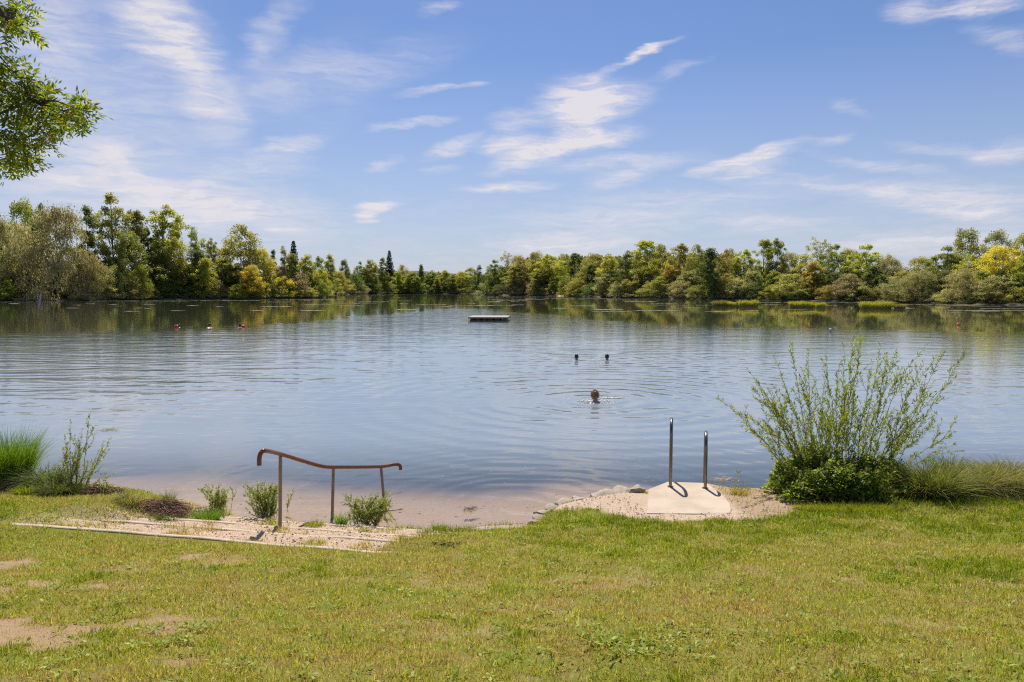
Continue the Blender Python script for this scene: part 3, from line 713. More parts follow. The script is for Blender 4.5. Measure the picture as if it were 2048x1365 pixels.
def twig_plant(name, label, cat, bases, tips, leaf=(.05, .010), leaves_per_m=70, sub=5, cols=None, w=None, stem_r=.006, start=.25, sublen=.28, bend=.1, group=None, leafdroop=0, subspread=.9, loc=None):
    """stems from bases to tips (world), side twigs and leaves. Parts: stems, foliage"""
    root = empty(name, loc or tuple(float(v) for v in np.mean(bases, 0))); tag(root, label, cat, group); L0 = np.array(root.location)
    m = MB(); LP = []; LA = []
    for b, t in zip(bases, tips):
        b = np.array(b, float) - L0; t = np.array(t, float) - L0
        mid = (b + t) / 2; mid[2] += bend * np.linalg.norm(t - b) * R.random(); mid += R.normal(0, .03, 3)
        mid[:2] = b[:2] + (mid[:2] - b[:2]) * .82
        n = 9; P = [(1 - u) ** 2 * b + 2 * u * (1 - u) * mid + u * u * t for u in np.linspace(0, 1, n)]
        wob = np.cumsum(R.normal(0, .012, (n, 3)), 0) * min(1.0, np.linalg.norm(t - b)); wob[0] = 0; P = [p + q for p, q in zip(P, wob)]
        ln = np.linalg.norm(t - b)
        m.tube(P, [stem_r * (1 - .8 * i / (n - 1)) for i in range(n)], 5, False)
        def leaves_along(P, u0, cnt):
            P = np.array(P); us = u0 + (1 - u0) * R.random(cnt); f = us * (len(P) - 1); i = np.minimum(f.astype(int), len(P) - 2); fr = (f - i)[:, None]
            pos = P[i] * (1 - fr) + P[i + 1] * fr; tan = P[i + 1] - P[i]; tan /= np.linalg.norm(tan, axis=1, keepdims=True)
            rd = R.normal(0, 1, (cnt, 3)); rd -= tan * (rd * tan).sum(1, keepdims=True); rd /= np.linalg.norm(rd, axis=1, keepdims=True)
            ax = tan * (.75 + .3 * R.random((cnt, 1))) + rd * .75; ax[:, 2] -= leafdroop; ax /= np.linalg.norm(ax, axis=1, keepdims=True)
            LP.append(pos); LA.append(ax)
        leaves_along(P, start, int(ln * leaves_per_m * (1 - start)))
        for q in range(R.poisson(sub)):
            u = start + (1 - start) * R.random() * .85; f = u * (n - 1); i = min(int(f), n - 2); p0 = P[i] + (P[i + 1] - P[i]) * (f - i)
            tan = P[i + 1] - P[i]; tan = tan / np.linalg.norm(tan)
            rd = R.normal(0, 1, 3); rd[1] *= .6; rd /= np.linalg.norm(rd)
            d = tan + rd * subspread * .7; d[2] += .25; d /= np.linalg.norm(d); sl = sublen * (.5 + R.random()) * (1.15 - u * .5)
            e = p0 + d * sl; e2 = (p0 + e) / 2 + R.normal(0, .012, 3); SP = [p0, e2, e]
            m.tube(SP, [stem_r * .45, stem_r * .35, stem_r * .15], 4, False)
            leaves_along(SP, .08, max(3, int(sl * leaves_per_m * 1.25)))
    m.build('stems', M_twig, root)
    p = np.concatenate(LP); ax = np.concatenate(LA); n = len(p)
    V, Q = leaf_quads(p, ax, leaf[0] * (.6 + .7 * R.random(n)), leaf[1] * (.7 + .6 * R.random(n)))
    obj('foliage', npmesh('foliage', V, Q, M_near, cattr=('FACE', pal(n, cols, w, .18))), root)
    return root

WIL = [(.23, .27, .045), (.33, .35, .07), (.16, .2, .04), (.42, .35, .06)]
SILV = [(.28, .32, .13), (.18, .24, .06), (.42, .43, .27), (.34, .3, .1)]
# big willow on the right bank
tp = [(1434, 795), (1470, 802), (1490, 740), (1512, 770), (1541, 702), (1556, 745), (1582, 692), (1596, 735), (1620, 722), (1634, 748), (1652, 702), (1668, 745), (1692, 692), (1716, 672), (1730, 674), (1706, 715), (1740, 742), (1762, 690), (1772, 720), (1797, 700), (1812, 735), (1850, 730), (1866, 697), (1880, 716), (1934, 704), (1912, 763), (1868, 790), (1872, 822), (1908, 858), (1912, 893), (1886, 850), (1528, 832), (1496, 842), (1527, 800), (1500, 775), (1784, 745), (1742, 792), (1700, 765), (1662, 772), (1602, 768), (1560, 792), (1540, 862), (1822, 832), (1800, 862), (1760, 850), (1720, 850), (1680, 840), (1640, 830), (1600, 840), (1560, 880), (1520, 895), (1846, 880), (1826, 770), (1580, 815), (1650, 800), (1690, 800), (1615, 800)]
bases = []; tips = []
for px, py in tp:
    Yt = 9.75 + R.uniform(-.55, .55); t = at_y(px, py, Yt)
    bx = 4.45 + (t[0] - 4.45) * .36 + R.normal(0, .07); by = 9.65 + (Yt - 9.65) * .35
    bases.append((bx, by, .28)); tips.append(t)
twig_plant('willow_shrub', 'large airy willow shrub fanning out on the right bank beside the ladder', 'shrub', bases, tips, (.058, .0125), 60, 7, WIL, [.42, .35, .18, .05], .0055, .18, .36, .22)

def herb_mound(name, label, cat, spots, n, cols, w=None, ll=(.05, .03), hmax=.4):
    """leafy undergrowth: (px, py_base, r_m, h_m) mounds"""
    P = []; 
    for px, py, r, h in spots:
        c = at_z(px, py, .38); c[1] += r * .55
        k = int(n * (r * r * h)); a = R.random(k) * 2 * PI; u = R.random(k) ** .6
        rr = r * u; hz = h * np.sqrt(np.clip(1 - u * u, 0, 1)) * (.25 + .75 * R.random(k) ** .5) * (.35 + 1.1 * vnoise(c[0] * 3 + np.cos(a) * rr * 11, np.sin(a) * rr * 11))
        x = c[0] + np.cos(a) * rr; y = c[1] + np.sin(a) * rr * .75
        P.append(np.stack([x, y, np.maximum(ground_z(x, y), -.05) + hz], 1))
    P = np.concatenate(P); o0 = P.mean(0); o0[2] = .35; P = P - o0; n_ = len(P)
    a = R.random(n_) * 2 * PI; el = R.normal(.1, .5, n_); ax = np.stack([np.cos(a) * np.cos(el), np.sin(a) * np.cos(el), np.sin(el)], 1)
    nr = R.normal(0, .5, (n_, 3)); nr[:, 2] += 1
    V, Q = leaf_quads(P, ax, ll[0] * (.5 + R.random(n_)), ll[1] * (.5 + R.random(n_)), nr)
    o = obj(name, npmesh(name, V, Q, M_near, cattr=('FACE', pal(n_, cols, w, .2)))); o.location = o0
    return tag(o, label, cat)
herb_mound('bramble_patch', 'dense dark green bramble patch at the foot of the willow shrub', 'bramble',
    [(R.uniform(1560, 1832), R.uniform(968, 1010), R.uniform(.12, .30), R.uniform(.14, .42)) for _ in range(34)] + [(1650, 975, .45, .45), (1730, 975, .3, .42), (1780, 978, .45, .36)], 38000,
    [(.09, .13, .02), (.17, .24, .03), (.32, .36, .05), (.30, .22, .09)], [.3, .35, .25, .1])
sedge('tall_grass', 'tall grass blades growing up through the bramble patch', 'grass', 1700, 985, .36, 360, .5, 1500, [LIME, OLIVE, (.2, .26, .04), STRAW], [.4, .25, .25, .1], .4, .7, .007, 4, depth=.3)
herb_mound('yellow_leafed_plant', 'bright yellow-green leafy plant on the left end of the bramble patch', 'plant', [(1556, 968, .2, .30), (1585, 992, .16, .2), (1548, 985, .12, .14)], 60000, [(.45, .42, .06), (.28, .36, .05), (.16, .26, .04)], [.3, .4, .3], (.06, .03))
sedge('sedge_clump', 'arching green sedge clump right of the bramble patch', 'sedge', 1868, 995, .35, 150, .66, 2200, [(.17, .23, .035), (.28, .32, .06), (.38, .34, .12), (.42, .36, .2)], [.35, .3, .2, .15], .42, .55)
sedge('sedge_clump', 'bright upright sedge tuft standing behind the arching sedge clump', 'sedge', 1893, 965, .33, 70, .52, 500, [(.14, .2, .03), (.24, .3, .04)], None, .25, .4)
sedge('sedge_clump', 'brownish drooping sedge clump at the edge of the bank, right of the willow', 'sedge', 1960, 985, .36, 150, .60, 1900, [(.2, .21, .05), (.36, .33, .12), (.42, .34, .18), (.16, .22, .04)], None, .5, .7)
sedge('sedge_clump', 'wide straw-tipped sedge clump farthest right along the near bank', 'sedge', 2045, 985, .36, 200, .62, 2800, [(.2, .21, .05), (.36, .33, .12), (.42, .34, .18), (.18, .25, .04)], None, .5, .7)
sedge('sedge_clump', 'pale dry sedge leaning over the water behind the brown clump', 'sedge', 2000, 955, .3, 190, .42, 900, [(.36, .3, .18), (.3, .27, .12), (.15, .16, .05)], None, .5, .9)
sedge('grass_tuft', 'low grass fringe below the bramble patch', 'grass tuft', 1700, 1018, .4, 420, .13, 2600, [GREEN, LIME, OLIVE], None, .6, .4, .006, 2, depth=.16)
sedge('grass_tuft', 'small ragged weed tuft just right of the bathing ladder', 'grass tuft', 1478, 990, .36, 60, .16, 220, [OLIVE, LIME, DRY], None, .5, .4, .005, 3)
sedge('grass_tuft', 'tiny green tuft at the left edge of the concrete slab', 'grass tuft', 1291, 984, .38, 14, .09, 60, [GREEN, LIME], None, .5, .3, .004, 2)
for px, py, h in [(1478, 985, .22), (1500, 990, .16), (1462, 980, .12)]: pass
b0 = at_z(1482, 992, .36)
twig_plant('weed_plant', 'thin weed with bare stalks at the water edge right of the slab', 'weed', [b0 + np.array([R.normal(0, .06), R.normal(0, .04), -.03]) for _ in range(7)], [at_y(px, py, 9.5) for px, py in [(1468, 962), (1480, 945), (1492, 960), (1505, 975), (1474, 972), (1515, 985), (1455, 975)]], (.03, .012), 60, 2, WIL, None, .003, .2, .08)
# far end of right bank, low growth beyond
# left bank
sedge('tall_sedge', 'tall bright green sedge clump at the left edge of the bank', 'sedge', 18, 968, .3, 135, 1.0, 2300, [(.15, .27, .02), (.24, .36, .03), (.1, .18, .02), (.34, .36, .08)], [.35, .4, .2, .05], .16, .35, .009, 5)
sedge('tall_sedge', 'outer drooping blades of greyish sedge beside the tall bright clump', 'sedge', 95, 975, .3, 90, .62, 900, [(.16, .2, .07), (.26, .29, .14), (.12, .17, .04)], None, .4, .8)
sedge('grass_tuft', 'dark green low tuft at the foot of the thin silver willow', 'grass tuft', 120, 990, .3, 110, .30, 1400, [(.08, .12, .02), (.13, .17, .03), (.2, .2, .08)], None, .5, .7)
sedge('grass_tuft', 'bright green tuft in front of the tall sedge', 'grass tuft', 55, 988, .32, 80, .17, 600, [LIME, GREEN], None, .4, .4)
tp = [(128, 872), (140, 842), (152, 870), (165, 850), (186, 828), (188, 858), (212, 874), (228, 880), (200, 905), (120, 900), (140, 905), (160, 920), (180, 935), (212, 950), (215, 975), (150, 880), (172, 890), (118, 925), (196, 930), (105, 935)]
b0 = at_z(145, 985, .3)
twig_plant('silver_willow', 'thin grey-leaved willow sapling right of the tall sedge', 'shrub', [b0 + np.array([(px - 150) * .002 + R.normal(0, .05), R.normal(0, .07), -.03]) for px, _ in tp], [at_y(px, py, 9.7 + R.normal(0, .12)) for px, py in tp], (.042, .012), 62, 4, SILV, None, .005, .2, .2)
for (px, py, w_, topy, lab) in [(430, 1024, 60, 968, 'low willow seedling with grey leaves at the top left of the steps'), (527, 1036, 70, 962, 'leafy young willow bush just left of the first rail post'), (738, 1050, 95, 985, 'wide young willow bush between the second and third rail posts')]:
    b0 = at_z(px, py, .05); b0[1] += .12; k = 46 if w_ > 60 else 26
    tips = [at_y(px + R.uniform(-.55, .55) * w_, topy + abs(R.normal(0, 14)) + (py - topy) * .15 * R.random(), b0[1] + R.normal(0, .1)) for _ in range(k)]
    twig_plant('young_willow', lab, 'shrub', [b0 + np.array([R.normal(0, w_ * .0011), R.normal(0, .06), -.06]) for _ in tips], tips, (.026, .0095), 170, 4, SILV + [(.16, .24, .04)], None, .0018, .05, .11, group='young willows along the water at the steps')
b0 = at_z(560, 1030, .02); b0[1] += .3
twig_plant('young_willow', 'single leaning willow twig right of the first rail post', 'shrub', [b0 + np.array([0, 0, -.03 * i]) for i in range(3)], [at_y(592, 985, b0[1]), at_y(584, 1000, b0[1]), at_y(575, 1006, b0[1])], (.032, .012), 70, 2, SILV, None, .003, .2, .08)
sedge('grass_tuft', 'bright green grass tuft in front of the low willow seedling', 'grass tuft', 415, 1030, .15, 75, .26, 700, [(.16, .28, .03), (.24, .36, .04)], None, .35, .4, .007, 4)
sedge('grass_tuft', 'green weeds on the lowest step between the first two posts', 'grass tuft', 628, 1050, .08, 60, .12, 400, [LIME, OLIVE, GREEN], None, .6, .4, .006, 3)
sedge('grass_tuft', 'spiky green tuft at the foot of the second rail post', 'grass tuft', 683, 1048, .06, 34, .26, 220, [(.16, .28, .03), (.24, .36, .04)], None, .25, .3, .007, 3)
sedge('grass_tuft', 'lone spiky grass tuft at the right end of the lowest step', 'grass tuft', 878, 1060, .06, 44, .17, 330, [(.16, .28, .03), (.24, .36, .04), STRAW], [.45, .45, .1], .45, .4, .006, 3)
sedge('grass_tuft', 'sparse sprig by the water right of the third rail post', 'grass tuft', 800, 1054, .06, 24, .10, 60, [LIME, OLIVE], None, .4, .4, .006, 3)
sedge('grass_tuft', 'dark green drooping tuft over the root heap', 'grass tuft', 345, 1022, .28, 90, .20, 1300, [(.08, .13, .02), (.15, .2, .04), STRAW], [.5, .4, .1], .6, .8, .005, 3)
sedge('grass_tuft', 'dry-tipped tuft left of the root heap', 'grass tuft', 255, 1004, .28, 70, .2, 700, [(.1, .15, .03), (.17, .2, .05), STRAW], None, .5, .6, .005, 3)
sedge('grass_tuft', 'thin upright tuft behind the root heap', 'grass tuft', 338, 1000, .22, 34, .27, 160, [(.16, .2, .06), (.24, .26, .1)], None, .3, .4, .005, 3)
twig_plant('weed_plant', 'small leafy sprout at the right foot of the silver willow', 'weed', [at_z(208, 992, .3) + np.array([R.normal(0, .03), R.normal(0, .03), -.02]) for _ in range(8)], [at_y(px, py, 9.4) for px, py in [(200, 968), (208, 962), (215, 966), (222, 975), (198, 978), (212, 975), (190, 984), (220, 984)]], (.04, .016), 90, 2, SILV, None, .003, .1, .07)
# heap of dead roots and thatch
def build_roots():
    for (px, py, w_, h, n, lab) in [(318, 1008, 105, .085, 1500, 'brown heap of dead roots on the left bank edge'), (185, 994, 95, .06, 600, 'flat mat of dead brown roots below the silver willow'), (10, 985, 110, .06, 300, 'dry brown thatch under the tall sedge')]:
        c = at_z(px, py, .28); c[1] += .15; z0 = gz(c[0], c[1]); hw = w_ * c[1] / F / 2; m = MB()
        for i in range(n):
            x = float(np.clip(R.normal(0, hw * .4), -hw, hw)); y = float(np.clip(R.normal(0, .08), -.17, .17)); top = h * math.exp(-(x / (hw * .75)) ** 2 - (y / .2) ** 2) * (.35 + 1.4 * float(vnoise(x * 9 + px, y * 9 + 3)))
            a = R.random() * PI; l = .08 + .22 * R.random() ** 2; z = top * R.random() ** .4
            d = np.array([math.cos(a) * l, math.sin(a) * l * .6, R.normal(0, .02)])
            p = np.array([x, y, z + gz(c[0] + x, c[1] + y) - z0]); m.tube([p - d * .5, p + R.normal(0, .012, 3), p + d * .5 - np.array([0, 0, .015])], [.002, .0045, .002], 4, False)
        o = m.build('root_heap', M_root); o.location = (c[0], c[1], z0); tag(o, lab, 'roots')
build_roots()

# ------------------------------------------------------------------ overhanging ash tree, top left
def build_ash():
    root = empty('ash_tree', (-9.6, 9.4, gz(-9.6, 9.4))); tag(root, 'leafy ash branches reaching in at the upper left corner', 'tree'); L0 = np.array(root.location)
    T0 = np.array([-9.6, 9.4, 0.2]) - L0
    m = MB(); trunk = [T0, T0 + [.05, .05, 2], T0 + [-.1, 0, 4.2], T0 + [.05, .1, 6.5], T0 + [-.05, 0, 9], T0 + [0, .1, 11.5]]
    m.tube([Vector(p) for p in trunk], [.26, .21, .17, .13, .08, .03], 12)
    m.build('trunk', M_bark, root)
    spots = [(8, 20, 26), (30, 12, 22), (48, 30, 12), (28, 42, 20), (44, 58, 12), (12, 58, 14), (6, 122, 16), (24, 140, 20), (8, 160, 26), (38, 170, 24), (62, 168, 16), (76, 180, 10), (12, 190, 26), (42, 200, 22), (66, 205, 18), (92, 196, 16), (114, 198, 14), (104, 222, 18), (82, 228, 18), (128, 228, 14), (142, 240, 10), (112, 248, 14), (132, 252, 9), (154, 218, 15), (172, 212, 11), (166, 234, 13), (20, 226, 20), (48, 232, 14), (8, 254, 14), (40, 262, 8), (62, 268, 14), (82, 282, 14), (102, 278, 11), (72, 250, 10), (10, 284, 20), (32, 300, 16), (8, 314, 24), (36, 322, 16), (54, 306, 12), (64, 318, 8), (18, 334, 9)]
    C = []; 
    for px, py, r in spots:
        Yc = 9.5 + R.uniform(-.45, .45); p = at_y(px, py, Yc) - L0; C.append((p, r * Yc / F))
    for i in range(150):                                    # the part of the crown beyond the picture's edge
        a = R.random() * 2 * PI; u = R.random() ** .5; z = 2.8 + 8.6 * R.random(); rr = 3.4 * math.sqrt(max(.05, 1 - ((z - 6.5) / 5.2) ** 2))
        p = np.array([math.cos(a) * rr * u, math.sin(a) * rr * u, z]); w = p + L0
        if w[0] / w[1] > -.735: continue
        C.append((p, .28))
    b = MB(); LP = []; LA = []; LN = []; seeds = []
    # main limbs to the visible sprays
    limbs = {0: at_y(14, 40, 9.5) - L0, 1: at_y(60, 200, 9.4) - L0, 2: at_y(70, 268, 9.6) - L0, 3: at_y(15, 315, 9.5) - L0}
    mains = []
    for k_, tip in limbs.items():
        z0 = tip[2] * .62; s0 = T0 + [0, 0, z0]
        P = [Vector(s0), Vector(s0 * .6 + tip * .4 + [0, 0, .25]), Vector(s0 * .25 + tip * .75 + [0, 0, .12]), Vector(tip)]
        P = curve_pts(P, 6); b.tube(P, [.055 * (1 - .85 * i / (len(P) - 1)) for i in range(len(P))], 7, False); mains.append(P)
    flat = [p for P in mains for p in P[6:]]
    for p, r in C:
        pv = Vector(p)
        if p[0] > 2.2 or True:
            if (Vector(p) - Vector(T0)).xy.length > 2.6 and p[0] > 1.5: q = min(flat, key=lambda f: (f - pv).length)
            else: q = Vector((T0[0] + R.normal(0, .05), T0[1], max(1.5, p[2] * .8)))
        mid = (q + pv) / 2 + Vector(R.normal(0, .06, 3)); d0 = (pv - q).length
        b.tube([q, mid, pv], [.012 + .006 * d0, .009 + .002 * d0, .003], 5, False)
        n = int(8 + 760 * r * r)
        for i in range(n):                                  # compound leaves
            o = R.normal(0, 1, 3); o /= np.linalg.norm(o); rr = r * .82 * R.random() ** .45
            s = p + o * rr * [1, 1, .85]; ax = o * .7 + [0, 0, -.25] + R.normal(0, .35, 3); ax /= np.linalg.norm(ax)
            L = .13 + .08 * R.random(); side = np.cross(ax, R.normal(0, 1, 3) * .5 + [0, 0, 1]); side /= np.linalg.norm(side); nr = np.cross(side, ax)
            for j in range(4):
                base = s + ax * L * (.25 + .22 * j) + np.array([0, 0, -.012 * j * j * .4])
                for sg in (-1, 1): LP.append(base); LA.append(ax * .55 + side * sg * .8); LN.append(nr)
            LP.append(s + ax * L * 1.1); LA.append(ax); LN.append(nr)
            if R.random() < .06: seeds.append(s)
    b.build('branches', M_bark, root)
    LP = np.array(LP); LA = np.array(LA); LN = np.array(LN) + R.normal(0, .3, (len(LP), 3)); LA /= np.linalg.norm(LA, axis=1, keepdims=True); n = len(LP)
    pts = [(150, 232), (125, 240), (95, 277), (50, 228), (90, 205), (18, 55), (10, 190), (45, 210), (65, 185), (140, 222)]
    K = []
    for px, py in pts: K.append(at_y(px, py, 9.35) - L0 + R.normal(0, .04, (50, 3)))
    K = np.concatenate(K); nk = len(K); KA = np.column_stack([R.normal(0, .4, nk), R.normal(0, .4, nk), -np.ones(nk)]); KA /= np.linalg.norm(KA, axis=1, keepdims=True)
    V, Q = leaf_quads(LP, LA, .068 + .035 * R.random(n), .021 + .011 * R.random(n), LN)
    cl = vnoise(LP[:, 0] * 2.5, LP[:, 2] * 2.5 + LP[:, 1])
    col = pal(n, [(.09, .13, .02), (.17, .23, .025), (.30, .32, .03), (.42, .32, .04)], [.3, .36, .26, .08], .2) * (1 + (cl - .5)[:, None] * .4)
    V2, Q2 = leaf_quads(K, KA, .04, .01); Q = np.concatenate([Q, Q2 + len(V)]); V = np.concatenate([V, V2]); col = np.concatenate([col, pal(nk, [(.40, .22, .05), (.5, .32, .07), (.3, .16, .05)])])
    obj('foliage', npmesh('foliage', V, Q, M_near, cattr=('FACE', np.clip(col, .01, .8))), root)
build_ash()

# ------------------------------------------------------------------ far trees: prototypes
class Proto: pass
def branch_tube(m, a, b, r0, r1, sag=0):
    a = np.array(a, float); b = np.array(b, float); mid = (a + b) / 2 + np.array([0, 0, sag]) + R.normal(0, .15, 3)
    m.tube([a, mid, b], [r0, (r0 + r1) / 2, r1], 5, False)
PROFILE = {
    'poplar': dict(H=20, W=9, lo=.22, prof=lambda t: np.interp(t, [0, .15, .5, .8, 1], [.45, .8, 1, .75, .18]), K=105, rc=.075, n=120, leaf=.42, limb=34, asp=1.5, lobe=.45),
    'round': dict(H=16, W=12, lo=.10, prof=lambda t: np.interp(t, [0, .2, .5, .8, 1], [.7, .98, 1, .72, .15]), K=135, rc=.08, n=120, leaf=.42, limb=26, asp=1.4, lobe=.35),
    'maple': dict(H=16, W=10, lo=.03, prof=lambda t: np.interp(t, [0, .2, .5, .8, 1], [.8, 1, .92, .6, .12]), K=135, rc=.08, n=120, leaf=.43, limb=16, asp=1.3, lobe=.3),
    'slim': dict(H=16, W=5.5, lo=.08, prof=lambda t: np.interp(t, [0, .2, .5, .8, 1], [.6, 1, .85, .5, .08]), K=80, rc=.10, n=100, leaf=.38, limb=20, asp=1.5, lobe=.4),
    'sparse': dict(H=18, W=8, lo=.3, prof=lambda t: np.interp(t, [0, .3, .7, 1], [.4, .8, 1, .5]), K=70, rc=.06, n=70, leaf=.36, limb=46, asp=1.6, lobe=.5),
    'willow': dict(H=12, W=13, lo=.0, prof=lambda t: np.interp(t, [0, .2, .5, .8, 1], [.85, 1, .95, .68, .2]), K=190, rc=.075, n=130, leaf=.42, limb=30, asp=2.4, lobe=.38, fine=True),
    'shrub': dict(H=5, W=6, lo=.0, prof=lambda t: np.interp(t, [0, .3, .6, .85, 1], [.95, 1, .88, .6, .2]), K=80, rc=.10, n=100, leaf=.26, limb=12, asp=2.0, lobe=.4),
}
def make_proto(kind):
    pr = PROFILE[kind]; H, W = pr['H'], pr['W']; ph = R.random(6) * 6.28
    m = MB(); sway = R.normal(0, .02, 2) * H
    if kind in ('willow', 'shrub'):
        forks = [(R.normal(0, .03) * W, R.normal(0, .03) * W) for _ in range(3 if kind == 'willow' else 5)]
        axes = []
        for fx, fy in forks:
            a = R.random() * 6.28; top = np.array([math.cos(a) * W * .18, math.sin(a) * W * .18, H * .6])
            P = [np.array([fx, fy, 0]), np.array([fx, fy, 0]) * .5 + top * .4, top]; m.tube(P, [H * .022, H * .016, H * .006], 6); axes.append(P)
        stem = lambda t: np.array([0, 0, t * H * .6])
    else:
        n = 7; P = [np.array([sway[0] * (i / n) ** 2 + R.normal(0, .05), sway[1] * (i / n) ** 2, H * .95 * i / n]) for i in range(n + 1)]
        m.tube(P, [max(.02, H * .014 * (1 - .93 * i / n)) for i in range(n + 1)], 7)
        stem = lambda t: np.array([sway[0] * t * t, sway[1] * t * t, H * .95 * t])
    K = pr['K']; C = []
    while len(C) < K:
        t = R.random(); a = R.random() * 2 * PI; u = 1 - .62 * R.random() ** 1.7
        if R.random() > pr['prof'](t) * .8 + .25: continue
        lob = 1 + pr['lobe'] * (math.sin(2 * a + ph[0] + t * 5) * .5 + math.sin(3 * a + ph[1] - t * 9) * .35 + math.sin(5 * t * 2 + ph[2] + a) * .35)
        rr = W / 2 * pr['prof'](t) * u * min(1.25, lob); z = H * (pr['lo'] + (1 - pr['lo']) * t * (1 + .05 * math.sin(a * 2 + ph[3])))
        C.append((math.cos(a) * rr, math.sin(a) * rr, z, u))
    C = np.array(C)
    for i in R.permutation(K)[:pr['limb']]:
        c = C[i]; t = max(.08, min(.93, c[2] / H - .10 - .22 * R.random()))
        branch_tube(m, stem(t), c[:3], H * .005 * (1.2 - t), H * .0012, .2)
    n = pr['n']; N = K * n; ci = np.repeat(np.arange(K), n)
    rc = pr['rc'] * W * (.7 + .7 * R.random(K))[ci]
    g = R.normal(0, 1, (N, 3)); g /= np.linalg.norm(g, axis=1, keepdims=True); g *= (R.random((N, 1)) ** .5)
    g[:, 2] *= .72; p = C[ci, :3] + g * rc[:, None] * 1.25
    if kind == 'willow': p[:, 2] -= R.random(N) * .9
    p[:, 2] = np.maximum(p[:, 2], .15)
    ax = g + R.normal(0, .6, (N, 3)) + ([0, 0, -1.1] if kind == 'willow' else [0, 0, .1]); ax /= np.linalg.norm(ax, axis=1, keepdims=True)
    L = pr['leaf'] * (.5 + .8 * R.random(N)); nr = R.normal(0, .7, (N, 3)) + [0, 0, .9]
    V, Q = leaf_quads(p, ax, L, L / pr['asp'] * .8, nr)
    v = np.clip(.5 + R.normal(0, .16, N) + (R.random(K)[ci] - .5) * .5, 0, 1)
    o = Proto(); o.H = float(np.quantile(p[:, 2], .995)); o.W = W; o.crown = npmesh(kind + '_crown', V, Q, M_leaf, fattr=v); o.trunk = m.mesh(kind + '_trunk', M_bark); o.kind = kind; return o
def make_spruce():
    H, W = 18, 6.5; m = MB(); m.tube([(0, 0, 0), (0, 0, H)], [.22, .02], 7)
    P = []; A = []
    for k in range(34):
        t = k / 33; z = H * (.08 + .91 * t); rr = W / 2 * (1 - t) ** .8 + .15; nb = int(11 - 5 * t)
        for j in range(nb):
            a = j / nb * 2 * PI + k * 1.3 + R.normal(0, .2); L = rr * (.7 + .4 * R.random()); n = int(26 + 60 * L / 3)
            u = R.random(n) ** .7; d = np.array([math.cos(a), math.sin(a), 0]); s = np.array([-d[1], d[0], 0])
            wd = (1 - u) * .22 * L + .12
            P.append(np.array([0, 0, z]) + d * (u * L)[:, None] + s * (R.normal(0, .5, n) * wd)[:, None] + np.array([0, 0, 1]) * (-.30 * u * L + .12 * u * u * L - .1 * R.random(n))[:, None])
            A.append(np.tile(d * .8 + np.array([0, 0, -.35]), (n, 1)) + R.normal(0, .35, (n, 3)))
            m.tube([(0, 0, z), tuple(np.array([0, 0, z]) + d * L * .9 + np.array([0, 0, -.22 * L]))], [.03, .01], 4, False)
    P = np.concatenate(P); A = np.concatenate(A); A /= np.linalg.norm(A, axis=1, keepdims=True); N = len(P)
    V, Q = leaf_quads(P, A, .5 * (.6 + .6 * R.random(N)), .2, R.normal(0, .5, (N, 3)) + [0, 0, 1])
    o = Proto(); o.H = H; o.W = W; o.crown = npmesh('spruce_crown', V, Q, M_leaf, fattr=np.clip(.45 + R.normal(0, .2, N), 0, 1)); o.trunk = m.mesh('spruce_trunk', M_bark); o.kind = 'spruce'; return o
PR = {k: [make_proto(k) for _ in range(n)] for k, n in (('poplar', 4), ('round', 3), ('maple', 3), ('slim', 3), ('sparse', 2), ('willow', 3), ('shrub', 4))}
PR['spruce'] = [make_spruce(), make_spruce()]

